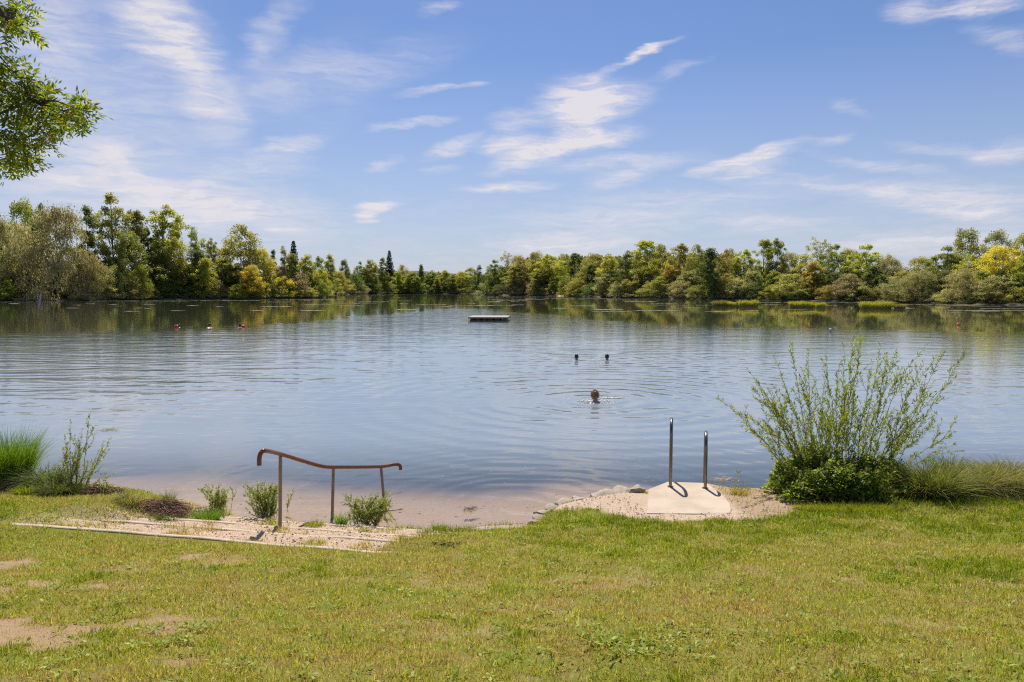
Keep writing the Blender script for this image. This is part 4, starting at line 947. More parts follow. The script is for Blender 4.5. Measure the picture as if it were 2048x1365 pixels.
# colours: base leaf albedo
TC = {'olive': (.145, .14, .045), 'yellow-green': (.175, .18, .036), 'dark green': (.065, .085, .03), 'mid-green': (.115, .13, .038), 'bright green': (.145, .165, .036),
      'grey-green': (.15, .145, .085), 'grey-brown': (.15, .132, .092), 'orange-brown': (.19, .145, .05), 'yellow': (.22, .205, .035), 'pale green': (.175, .178, .08), 'brownish': (.16, .142, .055)}
TR = [  # kind, x, top y, width px, row (0 waterside .. 3 back), colour, landmark phrase or None
 ('willow', 8, 440, 90, 1, 'grey-green', 'the left-edge willow'), ('maple', 22, 562, 42, 0, 'bright green', None), ('spruce', 3, 398, 26, 3, 'dark green', None),
 ('round', 58, 411, 80, 3, 'olive', None), ('round', 90, 418, 50, 3, 'dark green', None), ('willow', 112, 420, 135, 1, 'grey-brown', 'the big grey willow'), ('willow', 176, 502, 72, 0, 'grey-brown', None),
 ('slim', 182, 420, 42, 2, 'dark green', None), ('poplar', 230, 397, 76, 2, 'olive', 'the tallest olive poplar'), ('poplar', 274, 428, 54, 2, 'mid-green', None), ('round', 255, 470, 70, 1, 'mid-green', None),
 ('poplar', 334, 419, 84, 2, 'yellow-green', 'the broad yellow-green poplar'), ('maple', 318, 508, 78, 1, 'mid-green', None), ('slim', 300, 465, 40, 2, 'dark green', None),
 ('slim', 396, 461, 42, 2, 'bright green', None), ('maple', 396, 505, 62, 1, 'dark green', None), ('maple', 415, 520, 44, 0, 'yellow-green', None), ('poplar', 428, 482, 34, 2, 'olive', None),
 ('round', 484, 457, 92, 2, 'olive', 'the spreading olive tree'), ('maple', 452, 520, 60, 1, 'mid-green', None), ('round', 503, 534, 46, 0, 'yellow', None), ('maple', 478, 530, 50, 1, 'olive', None),
 ('round', 528, 502, 56, 1, 'yellow-green', None), ('slim', 549, 504, 22, 2, 'dark green', None), ('slim', 571, 497, 26, 1, 'olive', None), ('spruce', 590, 484, 26, 3, 'dark green', 'the taller spruce'),
 ('maple', 588, 512, 38, 1, 'mid-green', None), ('maple', 616, 514, 42, 1, 'yellow-green', None), ('poplar', 640, 516, 30, 2, 'bright green', None), ('slim', 662, 512, 30, 1, 'yellow-green', None), ('round', 690, 523, 26, 1, 'dark green', None),
 ('poplar', 722, 526, 24, 2, 'mid-green', None), ('maple', 742, 523, 34, 1, 'yellow-green', None), ('slim', 766, 519, 28, 1, 'mid-green', None), ('spruce', 780, 503, 22, 2, 'dark green', 'the smaller spruce'),
 ('maple', 800, 545, 40, 0, 'bright green', None), ('round', 806, 533, 36, 2, 'olive', None), ('maple', 826, 546, 34, 0, 'mid-green', None), ('slim', 843, 531, 18, 1, 'dark green', None), ('poplar', 864, 543, 34, 1, 'mid-green', None),
 ('maple', 890, 543, 36, 1, 'yellow-green', None), ('slim', 906, 552, 24, 0, 'dark green', None), ('round', 925, 545, 36, 1, 'yellow-green', None), ('round', 940, 538, 30, 2, 'olive', None), ('slim', 957, 533, 24, 0, 'dark green', 'the dark mid-gap tree'),
 ('poplar', 990, 523, 36, 1, 'mid-green', None), ('sparse', 1017, 506, 34, 2, 'brownish', 'the half-bare tree'), ('round', 1040, 515, 50, 1, 'brownish', None), ('round', 1070, 508, 52, 2, 'olive', None),
 ('poplar', 1100, 512, 52, 1, 'yellow-green', None), ('round', 1128, 512, 56, 3, 'brownish', None), ('poplar', 1150, 510, 46, 2, 'dark green', None), ('round', 1190, 511, 62, 2, 'olive', None), ('poplar', 1216, 511, 46, 1, 'yellow-green', None),
 ('slim', 1251, 506, 38, 1, 'dark green', 'the dark column tree'), ('round', 1090, 545, 60, 1, 'olive', None), ('round', 1165, 548, 56, 1, 'olive', None),
 ('poplar', 1293, 486, 66, 2, 'yellow-green', 'the tall yellow-green poplar'), ('round', 1320, 494, 52, 3, 'mid-green', None), ('poplar', 1355, 492, 58, 2, 'olive', None), ('maple', 1338, 534, 42, 1, 'orange-brown', 'the left orange tree'),
 ('round', 1391, 495, 54, 2, 'olive', None), ('maple', 1419, 501, 50, 0, 'dark green', 'the big dark tree'), ('round', 1455, 503, 58, 2, 'brownish', None), ('poplar', 1484, 503, 46, 2, 'yellow-green', None),
 ('round', 1500, 545, 50, 1, 'grey-green', None), ('poplar', 1525, 484, 46, 2, 'bright green', None), ('poplar', 1551, 482, 42, 2, 'mid-green', None), ('round', 1575, 510, 46, 2, 'brownish', None), ('round', 1600, 512, 60, 2, 'yellow-green', None),
 ('maple', 1625, 527, 50, 1, 'orange-brown', 'the right orange tree'), ('sparse', 1638, 479, 52, 3, 'olive', None), ('poplar', 1665, 494, 56, 2, 'mid-green', None), ('round', 1697, 503, 56, 3, 'olive', None),
 ('poplar', 1729, 494, 66, 2, 'yellow-green', 'the spreading trunk-showing tree'), ('maple', 1745, 535, 66, 1, 'dark green', None), ('willow', 1772, 514, 76, 2, 'grey-brown', None), ('round', 1800, 545, 50, 1, 'pale green', None),
 ('round', 1842, 519, 74, 3, 'olive', None), ('willow', 1842, 543, 86, 0, 'grey-green', 'the dome-shaped willow'), ('poplar', 1890, 497, 62, 2, 'mid-green', None), ('round', 1926, 465, 72, 3, 'mid-green', 'the highest right-hand tree'),
 ('round', 1985, 468, 62, 3, 'grey-green', None), ('round', 1935, 514, 66, 2, 'yellow-green', None), ('willow', 1930, 540, 84, 0, 'grey-brown', None), ('round', 2000, 498, 92, 2, 'yellow', 'the bright yellow tree'),
 ('round', 2046, 475, 66, 3, 'brownish', None), ('maple', 2036, 530, 60, 1, 'mid-green', None), ('round', 1992, 555, 66, 0, 'grey-green', None), ('round', 2080, 500, 90, 2, 'mid-green', None),
 # fillers of the second storey
 ('round', 1375, 545, 56, 1, 'grey-green', None), ('round', 1280, 540, 60, 1, 'olive', None), ('round', 1455, 550, 50, 0, 'brownish', None), ('maple', 1545, 545, 56, 1, 'mid-green', None), ('round', 1580, 550, 60, 0, 'pale green', None),
 ('round', 1670, 548, 56, 1, 'dark green', None), ('round', 1700, 550, 56, 0, 'grey-brown', None), ('willow', 1790, 560, 60, 0, 'grey-green', None), ('round', 1885, 545, 50, 1, 'dark green', None), ('maple', 1962, 545, 50, 1, 'bright green', None),
 ('round', 365, 535, 60, 1, 'olive', None), ('round', 350, 480, 60, 1, 'yellow-green', None), ('round', 225, 520, 70, 1, 'dark green', None), ('round', 150, 500, 90, 2, 'dark green', None), ('round', 40, 500, 80, 2, 'dark green', None),
 ('round', 560, 535, 46, 1, 'grey-brown', None), ('round', 640, 540, 46, 1, 'yellow-green', None), ('round', 680, 545, 40, 1, 'olive', None), ('round', 712, 550, 36, 0, 'dark green', None), ('poplar', 1030, 535, 44, 0, 'mid-green', None), ('round', 1215, 548, 54, 0, 'grey-green', None),
 ('round', 1320, 555, 46, 0, 'mid-green', None), ('slim', 1180, 530, 26, 1, 'dark green', None), ('slim', 875, 558, 20, 0, 'olive', None), ('round', 1620, 575, 36, 0, 'brownish', None), ('round', 1125, 535, 50, 1, 'yellow-green', None), ('poplar', 1080, 540, 40, 0, 'mid-green', None),
]
SH = [  # waterside bushes: x, top y, width, colour
 (205, 553, 56, 'pale green'), (255, 552, 58, 'pale green'), (283, 534, 36, 'bright green'), (232, 535, 34, 'olive'), (304, 575, 34, 'olive'), (165, 590, 40, 'yellow-green'), (350, 570, 40, 'dark green'), (385, 572, 36, 'mid-green'), (430, 560, 34, 'grey-green'),
 (448, 575, 40, 'pale green'), (475, 570, 34, 'yellow-green'), (520, 560, 44, 'yellow-green'), (545, 568, 40, 'grey-green'), (570, 555, 46, 'yellow'), (600, 548, 46, 'grey-brown'), (612, 575, 44, 'yellow-green'), (640, 562, 44, 'bright green'), (655, 580, 26, 'yellow-green'), (560, 580, 44, 'mid-green'), (590, 578, 40, 'yellow-green'),
 (540, 580, 30, 'mid-green'), (672, 570, 34, 'mid-green'), (700, 568, 34, 'grey-green'), (722, 570, 30, 'grey-brown'), (745, 562, 40, 'dark green'), (778, 566, 36, 'mid-green'), (815, 570, 34, 'grey-green'), (850, 568, 30, 'mid-green'), (880, 572, 30, 'dark green'), (915, 570, 34, 'olive'), (972, 564, 34, 'pale green'), (940, 575, 26, 'mid-green'),
 (1000, 570, 30, 'dark green'), (1045, 565, 44, 'grey-brown'), (1075, 562, 40, 'grey-green'), (1100, 570, 34, 'brownish'), (1132, 552, 34, 'mid-green'), (1160, 562, 46, 'olive'), (1185, 568, 40, 'dark green'), (1215, 570, 40, 'brownish'), (1245, 560, 50, 'grey-green'), (1285, 578, 40, 'pale green'), (1300, 565, 44, 'olive'),
 (1335, 570, 44, 'grey-green'), (1365, 565, 50, 'grey-brown'), (1395, 572, 44, 'olive'), (1450, 568, 40, 'mid-green'), (1475, 560, 50, 'grey-green'), (1510, 566, 44, 'dark green'), (1540, 572, 40, 'mid-green'), (1575, 576, 40, 'olive'), (1655, 572, 44, 'brownish'), (1690, 565, 40, 'grey-brown'), (1720, 568, 46, 'pale green'), (1750, 575, 46, 'mid-green'),
 (1795, 578, 40, 'olive'), (1820, 575, 50, 'grey-green'), (1880, 585, 40, 'grey-green'), (1900, 580, 50, 'pale green'), (1960, 582, 50, 'dark green'), (1985, 580, 40, 'pale green'), (2030, 575, 60, 'olive'), (1600, 578, 40, 'pale green'), (1265, 572, 36, 'brownish')]
FORM = {'poplar': 'open-crowned tree', 'round': 'round-crowned tree', 'maple': 'full-leafed tree', 'slim': 'narrow tree', 'sparse': 'half-bare tree', 'willow': 'billowing willow', 'spruce': 'spruce', 'shrub': 'bush'}
ORD = ['first', 'second', 'third', 'fourth', 'fifth', 'sixth', 'seventh', 'eighth', 'ninth', 'tenth', 'eleventh', 'twelfth', 'thirteenth']
LM_OWN = {}
def place_tree(name, kind, px, topy, wpx, row, colour, label, cat, group):
    az = math.atan((px - 1024) / F); d = float(dfar(az)); d += [1.5, 8, 16, 26][row] * (1 if d < 250 else 1.4) + R.uniform(-1, 1)
    if row == 0: d += wpx * d / F * .22
    x, y = math.sin(az) * d, math.cos(az) * d; z = gz(x, y) - .15
    c = azel(px, topy)
    top = CH + math.hypot(x, y) * math.tan(c[1]); h = max(1.2, top - z); w = wpx * y / F
    p = PR[kind][R.integers(len(PR[kind]))]
    root = empty(name, (x, y, z), R.random() * 6.28); sxy = w / p.W * 1.06; sxy *= 1.35 if kind == 'spruce' else 1
    root.scale = (sxy, sxy, h / p.H * 1.02)
    tag(root, label, cat, group)
    col = np.array(TC[colour] if kind != 'spruce' else (.02, .03, .018)) * 2.15 * (1 + R.normal(0, .07)) * (1 + R.normal(0, .04, 3))
    obj('crown', p.crown, root, col); obj('trunk', p.trunk, root)
def wood():
    seen = {}
    lms = sorted([(t[1], t[6]) for t in TR if t[6]])
    own = {'the left-edge willow': 'pale grey-green willow cut by the left edge of the far shore', 'the big grey willow': 'big billowing grey-brown willow on the left shore', 'the tallest olive poplar': 'tallest olive poplar on the left shore, see-through at the top',
        'the broad yellow-green poplar': 'broad yellow-green poplar in the middle of the left shore', 'the spreading olive tree': 'spreading olive-yellow tree on the left shore, high above its neighbours', 'the taller spruce': 'taller pointed dark spruce above the left headland',
        'the smaller spruce': 'smaller pointed dark spruce left of the distant middle gap', 'the dark mid-gap tree': 'dark columnar tree beside the low gap in the middle of the wood', 'the half-bare tree': 'half-bare brown-topped tree standing up in the middle',
        'the dark column tree': 'dark green columnar tree rising just right of the middle', 'the tall yellow-green poplar': 'tall yellow-green poplar that starts the higher right-hand wood', 'the left orange tree': 'orange-brown tree turning colour, left one of the two',
        'the big dark tree': 'dark green full tree reaching down to the water on the right shore', 'the right orange tree': 'orange-brown tree turning colour, right one of the two', 'the spreading trunk-showing tree': 'spreading yellow-green tree with a visible trunk behind the right islets',
        'the dome-shaped willow': 'dome-shaped grey-green willow by the water on the right', 'the highest right-hand tree': 'highest dark-leaved tree on the right shore', 'the bright yellow tree': 'large bright yellow tree near the right edge of the wood'}
    order = sorted(TR, key=lambda t: t[1])
    for t in order:
        kind, px, ty, w, row, colr, lm = t
        if lm: lab = own[lm]
        else:
            prev = [l for l in lms if l[0] <= px]; 
            if prev: base = prev[-1]; rel = 'right of'; between = [q for q in order if base[0] < q[1] <= px and q is not t and not q[6]]
            else: base = lms[0]; rel = 'left of'; between = [q for q in order if px < q[1] < base[0]]
            key0 = (colr, kind, base[1]); nth = seen.get(key0, 0); seen[key0] = nth + 1
            rw = ['by the water', 'in mid wood', 'standing tall', 'at the back'][row]
            o = ORD[min(len(between), 12)]
            lab = f"{colr} {FORM[kind]} {rw}, {o} {rel} {base[1]}"
        nm = {'spruce': 'spruce_tree', 'willow': 'willow_tree', 'poplar': 'poplar_tree'}.get(kind, 'broadleaf_tree')
        place_tree(nm, kind, px, ty, w, row, colr, lab, 'tree', 'trees of the wood along the far shore')
    used = {}
    for px, ty, w, colr in sorted(SH):
        prev = [l for l in lms if l[0] <= px]; base = prev[-1]; k = (base[1]); used[k] = used.get(k, 0) + 1
        lab = f"{colr} waterside bush, {ORD[used[k] - 1]} bush right of {base[1]}"
        place_tree('waterside_bush', 'shrub', px, ty, w, 0, colr, lab, 'bush', 'bushes along the far waterline')
wood()

def undergrowth():
    # leafy mass in the depth of the wood and a second wood far behind
    N = 60000; az = np.radians(-38 + 76 * R.random(N)); D = dfar(az); depth = 4 + 34 * R.random(N) ** .8
    d = D + depth; x = np.sin(az) * d; y = np.cos(az) * d
    hm = np.clip(D * .022 + 1.4, 3, 7) * (.6 + .8 * vnoise(az * 90, depth * .12)); z = ground_z(x, y) + hm * R.random(N) ** .7
    gap = np.exp(-((az - math.atan((1112 - 1024) / F)) / .009) ** 2) > .6
    k = ~(gap & (depth < 14)); x, y, z = x[k], y[k], z[k]; n = len(x)
    ax = R.normal(0, 1, (n, 3)); ax /= np.linalg.norm(ax, axis=1, keepdims=True)
    V, Q = leaf_quads(np.stack([x, y, z], 1), ax, .8 + .6 * R.random(n), .45 + .3 * R.random(n), R.normal(0, .7, (n, 3)) + [0, 0, .8])
    o = obj('woodland_undergrowth', npmesh('woodland_undergrowth', V, Q, M_leaf, fattr=R.random(n)), None, TC['dark green'])
    tag(o, 'dark leafy undergrowth filling the wood behind the shore trees', 'undergrowth', kind='stuff')
    N = 26000; az = np.radians(-17 + 34 * R.random(N)); d = 480 + 260 * R.random(N); x = np.sin(az) * d; y = np.cos(az) * d
    topel = np.interp(np.degrees(az), [-14, -10, -7, -4.5, -2.5, -1, 1, 4, 8, 10, 14], [1.0, 1.15, 1.2, 1.05, .95, 1.5, 2.3, 2.5, 2.5, 2.6, 2.6])
    hmax = np.tan(np.radians(topel)) * d + 3 - (vnoise(az * 140, d * .03) * 3.5)
    z = 1 + (hmax - 1) * R.random(N) ** .55
    ax = R.normal(0, 1, (N, 3)); ax /= np.linalg.norm(ax, axis=1, keepdims=True)
    V, Q = leaf_quads(np.stack([x, y, z], 1), ax, 2.0 + 1.5 * R.random(N), 1.2 + .8 * R.random(N), R.normal(0, .7, (N, 3)) + [0, 0, .8])
    o = obj('distant_woods', npmesh('distant_woods', V, Q, M_leaf, fattr=R.random(N)), None, (.12, .12, .045))
    tag(o, 'olive far-off wood showing above and between the shore trees', 'woods', kind='stuff')
    # hills, distance haze put into their bluish colour
    V = []; n = 120
    for i in range(n + 1):
        a = math.radians(-22 + 44 * i / n); px = 1024 + F * math.tan(a)
        ty = float(np.interp(px, [300, 640, 700, 760, 860, 960, 1060, 1200, 1500, 1900], [560, 556, 548, 541, 544, 549, 545, 540, 545, 556])) + float(fbm(px * .02, 3, 3) - .5) * 5
        el = azel(px, ty)[1]
        for dd, f in ((2300, 0), (2600, .6), (3000, 1), (3600, .3)):
            V.append((math.sin(a) * dd, math.cos(a) * dd, 0 if f == 0 else (CH + 3000 * math.tan(el)) * f))
    Q = [(i * 4 + j, (i + 1) * 4 + j, (i + 1) * 4 + j + 1, i * 4 + j + 1) for i in range(n) for j in range(3)]
    tag(obj('hills', npmesh('hills', V, Q, simple('hazy_wooded_hill', (.05, .075, .075), (.08, .105, .10), .02, 1, coord='Object', bd=3), True)), kind='structure')
    # meadow strip in the gap + pale mud line is part of the ground
undergrowth()

# ------------------------------------------------------------------ grassy islets
def islets():
    data = [(1438, 613.5, 27, 604.5, 'small round islet with dull green grass, leftmost of the islets'), (1461, 613.5, 18, 605, 'smallest bright islet squeezed between two bigger ones'), (1495, 614, 35, 604, 'flat-topped bright grassy islet, third from the left'),
            (1603, 615.5, 52, 605.5, 'long grassy islet in the middle of the row'), (1641, 616, 18, 607.5, 'little round islet at the right tip of the middle one'), (1752, 617.5, 68, 607, 'longest grassy islet, at the right of the row'), (1799, 618, 20, 610.5, 'small brownish islet off the end of the longest one')]
    for px, by, w, ty, lab in data:
        c = at_z(px, by - .8, .1); hw = w * c[1] / F / 2 * .92; h = (by - ty) * c[1] / F * 1.6
        root = empty('grassy_islet', (c[0], c[1], 0)); tag(root, lab, 'islet', 'grassy islets off the right shore')
        V = []; n = 20
        for r_, z in ((1, -.3), (.97, .05), (.8, .18), (.4, .22)):
            for i in range(n): a = 2 * PI * i / n; V.append((math.cos(a) * hw * r_, math.sin(a) * max(.8, hw * .45) * r_, z))
        Fc = [(j * n + i, j * n + (i + 1) % n, (j + 1) * n + (i + 1) % n, (j + 1) * n + i) for j in range(3) for i in range(n)] + [tuple(3 * n + i for i in range(n))]
        b = MB(); b.add(V, Fc); b.build('soil', M_root, root)
        N = int(1500 + hw * 1200); a = R.random(N) * 2 * PI; u = np.sqrt(R.random(N)); x = np.cos(a) * u * hw; y = np.sin(a) * u * max(.8, hw * .45)
        L = h * (.55 + .5 * vnoise(x * 1.6 + px, y + 3)) * (.7 + .4 * R.random(N))
        V, Q = blade_quads(np.stack([x, y, np.full(N, .1)], 1), updir(N, .28), L * 1.1, np.full(N, .06), .25, 2)
        br = 'brown' in lab or 'dull' in lab
        obj('grass', npmesh('grass', V, Q, M_grass, cattr=('FACE', np.repeat(pal(N, [(.55, .52, .06), (.38, .4, .05), (.5, .42, .1)] if not br else [(.28, .28, .06), (.3, .24, .09)]), 2, 0))), root)
islets()

# ------------------------------------------------------------------ floating leaves and algae
def floating():
    P = []
    def band(px0, px1, py, n, sp=1.0):
        px = px0 + (px1 - px0) * R.random(n); yy = py + R.normal(0, .25 * sp, n)
        for a, b in zip(px, yy):
            q = at_z(a, max(b, 584.5), 0); P.append((q[0], q[1]))
    for b in [(0, 110, 604.5, 90), (180, 380, 602.6, 260), (380, 520, 601.6, 160), (520, 690, 600.2, 200), (650, 760, 592.5, 200), (700, 960, 590.2, 350), (960, 1130, 594.5, 260), (1130, 1420, 598.6, 260), (1420, 1800, 605.5, 350), (1800, 2048, 609.5, 260)]: band(*b)
    for i in range(95):
        px = R.uniform(0, 2048); py = R.uniform(600, 626) if px < 600 or px > 1200 else R.uniform(594, 622); 
        if py < np.interp(px, [f[0] for f in FS], [f[1] for f in FS]) + 3: continue
        L = R.uniform(8, 60) * (.4 if px < 500 else 1); band(px, px + L, py, int(L * 1.1) + 4, .5)
    for b in [(1900, 2048, 622, 130, .6), (1960, 2048, 618, 60, .6), (1300, 1440, 611, 70, .4), (640, 760, 607, 60, .5), (900, 1030, 612, 50, .4), (1185, 1260, 624, 40, .4)]: band(*b)
    P = np.array(P); n = len(P); r = .10 + .16 * R.random(n); k = 6
    an = np.arange(k) * 2 * PI / k; V = np.stack([P[:, None, 0] + np.cos(an)[None] * (r * 1.8)[:, None], P[:, None, 1] + np.sin(an)[None] * r[:, None], np.full((n, k), .012) + (R.random((n, 1)) * .01)], -1)
    Q = np.arange(n * k).reshape(n, k)
    m_ = simple('floating_leaf', (.30, .27, .16), (.46, .40, .30), 2, .4, bump=0)
    tag(obj('floating_leaves', npmesh('floating_leaves', V.reshape(-1, 3), Q, m_)), 'pale streaks of floating leaves and algae on the far water', 'floating leaves', kind='stuff')
    # raft of scum near the left bank
    for (px, py, w, d, n, lab) in [(213, 860, 42, .22, 110, 'pale floating weed mat beyond the silver willow'), (1440, 960, 55, .12, 60, 'thin floating reed scraps behind the ladder'), (935, 1020, 26, .1, 50, 'small dark drifting weed patch in the beach shallows')]:
        c = at_z(px, py, 0); hw = w * c[1] / F / 2; x = R.normal(0, hw * .45, n); y = R.normal(0, d * .5, n); a = R.normal(0, .6, n); ax = np.stack([np.cos(a), np.sin(a), R.random(n) * .12], 1); ax /= np.linalg.norm(ax, axis=1, keepdims=True)
        V, Q = leaf_quads(np.stack([x, y, .006 + .01 * R.random(n)], 1), ax, .05 + .09 * R.random(n), .010 + .012 * R.random(n), np.tile([0, 0, 1.0], (n, 1)))
        o = obj('floating_weed', npmesh('floating_weed', V, Q, M_grass, cattr=('FACE', pal(n, [(.4, .34, .22), (.25, .24, .12), (.5, .46, .36)] if 'dark' not in lab else [(.08, .08, .07)])))); o.location = (c[0], c[1], 0); tag(o, lab, 'floating weed')
    # small bits and insects' husks on near water
    N = 700; px = R.uniform(230, 1500, N); py = R.uniform(820, 1045, N); P = np.array([at_z(a, b, .006) for a, b in zip(px, py)])
    k = P[:, 1] > np.interp(P[:, 0], WLx, WLy) + .15; P = P[k]; n = len(P); a = R.random(n) * 6.28; ax = np.stack([np.cos(a), np.sin(a), a * 0], 1)
    V, Q = leaf_quads(P, ax, .008 + .018 * R.random(n) ** 2, .008 + .006 * R.random(n), np.tile([0, 0, 1.0], (n, 1)))
    tag(obj('floating_specks', npmesh('floating_specks', V, Q, M_grass, cattr=('FACE', pal(n, [(.7, .68, .62), (.5, .45, .35)])))), 'tiny pale fluff and seeds drifting on the near water', 'seeds', kind='stuff')
floating()

# ------------------------------------------------------------------ bathing raft
def raft():
    a = at_z(938, 641.5, .0); b = at_z(1018, 641.5, .0); w = b[0] - a[0]; dp = 4.2
    root = empty('bathing_raft', (float((a[0] + b[0]) / 2), float(a[1] + dp / 2), 0), math.radians(-3)); tag(root, 'low grey bathing raft floating in the middle of the lake', 'raft')
    for i in range(24):
        pass
    m = MB(); n = 22; pw = w / n
    for i in range(n): m.box((-w / 2 + pw * (i + .5), 0, .30 + R.normal(0, .002)), (pw - .015, dp, .035))
    m.build('deck', M_wood, root, False)
    m = MB()
    for y in (-dp / 2 + .03, dp / 2 - .03): m.box((0, y, .225), (w - .02, .06, .11))
    for x in (-w / 2 + .04, w / 2 - .04): m.box((x, 0, .222), (.06, dp - .14, .105))
    m.build('frame', simple('raft_frame', (.13, .10, .11), (.2, .16, .17), 6), root, False)
    for i in range(6):
        m = MB(); x = -w / 2 + .35 + i * (w - .7) / 5
        m.tube([(x, -dp / 2 + .12, .0), (x, -dp / 2 + .2, .0), (x, dp / 2 - .2, .0), (x, dp / 2 - .12, .0)], [.17, .2, .2, .17], 14); m.build('float', M_float, root)
    ld = MB()
    for s in (-.2, .2): ld.tube([(w / 2 + .02, dp / 2 - .6 + s, -.5), (w / 2 + .02, dp / 2 - .6 + s, .34), (w / 2 - .12, dp / 2 - .6 + s, .40), (w / 2 - .2, dp / 2 - .6 + s, .32)], .02, 8)
    for z in (-.3, -.05, .2): ld.tube([(w / 2 + .02, dp / 2 - .8, z), (w / 2 + .02, dp / 2 - .4, z)], .018, 8)
    ld.build('boarding_ladder', M_steel, root)
raft()

# small white ladder rails on the left shore
def far_ladder():
    c = at_z(78, 603.5, 0); d = math.hypot(c[0], c[1]); root = empty('white_bathing_ladder', (float(c[0]), float(c[1]) + .6, .3)); tag(root, 'tiny white bathing ladder on the bank under the grey-brown willow', 'ladder')
    for x in (-.3, .3):
        m = hoop((x, 0, -.1), 1.45, (0, -1, 0), .5, .9, .04); m.build('handle', M_white, root)
    for z in (-.25, -.5):
        m = MB(); m.tube([(-.3, -.5, z), (.3, -.5, z)], .03, 8); m.build('rung', M_white, root)
far_ladder()

# ------------------------------------------------------------------ swimmers
def body_mesh():
    """breaststroke body facing +Y, head centre at origin height .0 = water level"""
    V = []; E = []; Rd = []
    def add(p, r, link=None):
        V.append(p); Rd.append(r)
        if link is not None: E.append((link, len(V) - 1))
        return len(V) - 1
    pel = add((0, -.62, -.30), .135); wa = add((0, -.42, -.25), .12, pel); ch = add((0, -.22, -.17), .145, wa); up = add((0, -.08, -.10), .10, ch); nk = add((0, -.03, .0), .056, up); add((0, .0, .07), .056, nk)
    hands = []
    for s in (-1, 1):
        sh = add((.17 * s, -.07, -.09), .062, up); el = add((.34 * s, .12, -.20), .044, sh); wr = add((.22 * s, .34, -.20), .028, el); pm = add((.20 * s, .40, -.20), .033, wr); hands.append((pm, s))
        hp = add((.10 * s, -.70, -.32), .095, pel); kn = add((.22 * s, -1.02, -.46), .06, hp); an = add((.20 * s, -1.38, -.38), .036, kn); add((.24 * s, -1.55, -.42), .03, an)
        for j, (dx, L) in enumerate(((-.028, .062), (-.010, .075), (.009, .07), (.027, .055))):
            f1 = add((.20 * s + dx * s * 1.1, .435, -.20), .012, pm); f2 = add((.20 * s + dx * s * 1.25, .435 + L * .55, -.205), .0095, f1); add((.20 * s + dx * s * 1.3, .435 + L, -.215), .008, f2)
        t1 = add((.165 * s, .39, -.20), .012, pm); add((.145 * s, .43, -.21), .009, t1)
    me = bpy.data.meshes.new('b'); me.from_pydata(V, E, []); o = bpy.data.objects.new('b', me); COL.objects.link(o)
    md = o.modifiers.new('s', 'SKIN'); 
    for i, r in enumerate(Rd): me.skin_vertices[0].data[i].radius = (r, r)
    me.skin_vertices[0].data[0].use_root = True
    o.modifiers.new('u', 'SUBSURF').levels = 1; o.modifiers['u'].render_levels = 1
    dg = bpy.context.evaluated_depsgraph_get(); bmesh_ = bpy.data.meshes.new_from_object(o.evaluated_get(dg)); bpy.data.objects.remove(o)
    import bmesh
    bm = bmesh.new(); bm.from_mesh(bmesh_)
    def ball(c, r, sc):
        q = bmesh.ops.create_icosphere(bm, subdivisions=3, radius=1)['verts']
        for v in q: v.co = Vector((v.co.x * r * sc[0] + c[0], v.co.y * r * sc[1] + c[1], v.co.z * r * sc[2] + c[2]))
    ball((0, .015, .135), .1, (.76, .92, 1.02)); ball((0, .045, .07), .1, (.55, .62, .6))          # skull, jaw
    ball((0, .108, .105), .1, (.11, .2, .22)); ball((0, .098, .072), .1, (.22, .1, .045)); ball((0, .085, .145), .1, (.5, .2, .1))   # nose, lips, brow
    for s in (-1, 1): ball((.077 * s, .0, .115), .1, (.1, .2, .32)); ball((.03 * s, .094, .128), .1, (.12, .08, .07))                # ears, eyes
    nm = bpy.data.meshes.new('swimmer_body'); bm.to_mesh(nm); bm.free()
    o = bpy.data.objects.new('r', nm); COL.objects.link(o); r = o.modifiers.new('r', 'REMESH'); r.mode = 'VOXEL'; r.voxel_size = .0075; r.use_smooth_shade = True
    sm = o.modifiers.new('k', 'SMOOTH'); sm.iterations = 2
    dg = bpy.context.evaluated_depsgraph_get(); out = bpy.data.meshes.new_from_object(o.evaluated_get(dg)); bpy.data.objects.remove(o)
    out.name = 'swimmer_body'; out.materials.clear(); out.materials.append(M_skin); out.polygons.foreach_set('use_smooth', [True] * len(out.polygons)); return out
BODY = body_mesh()
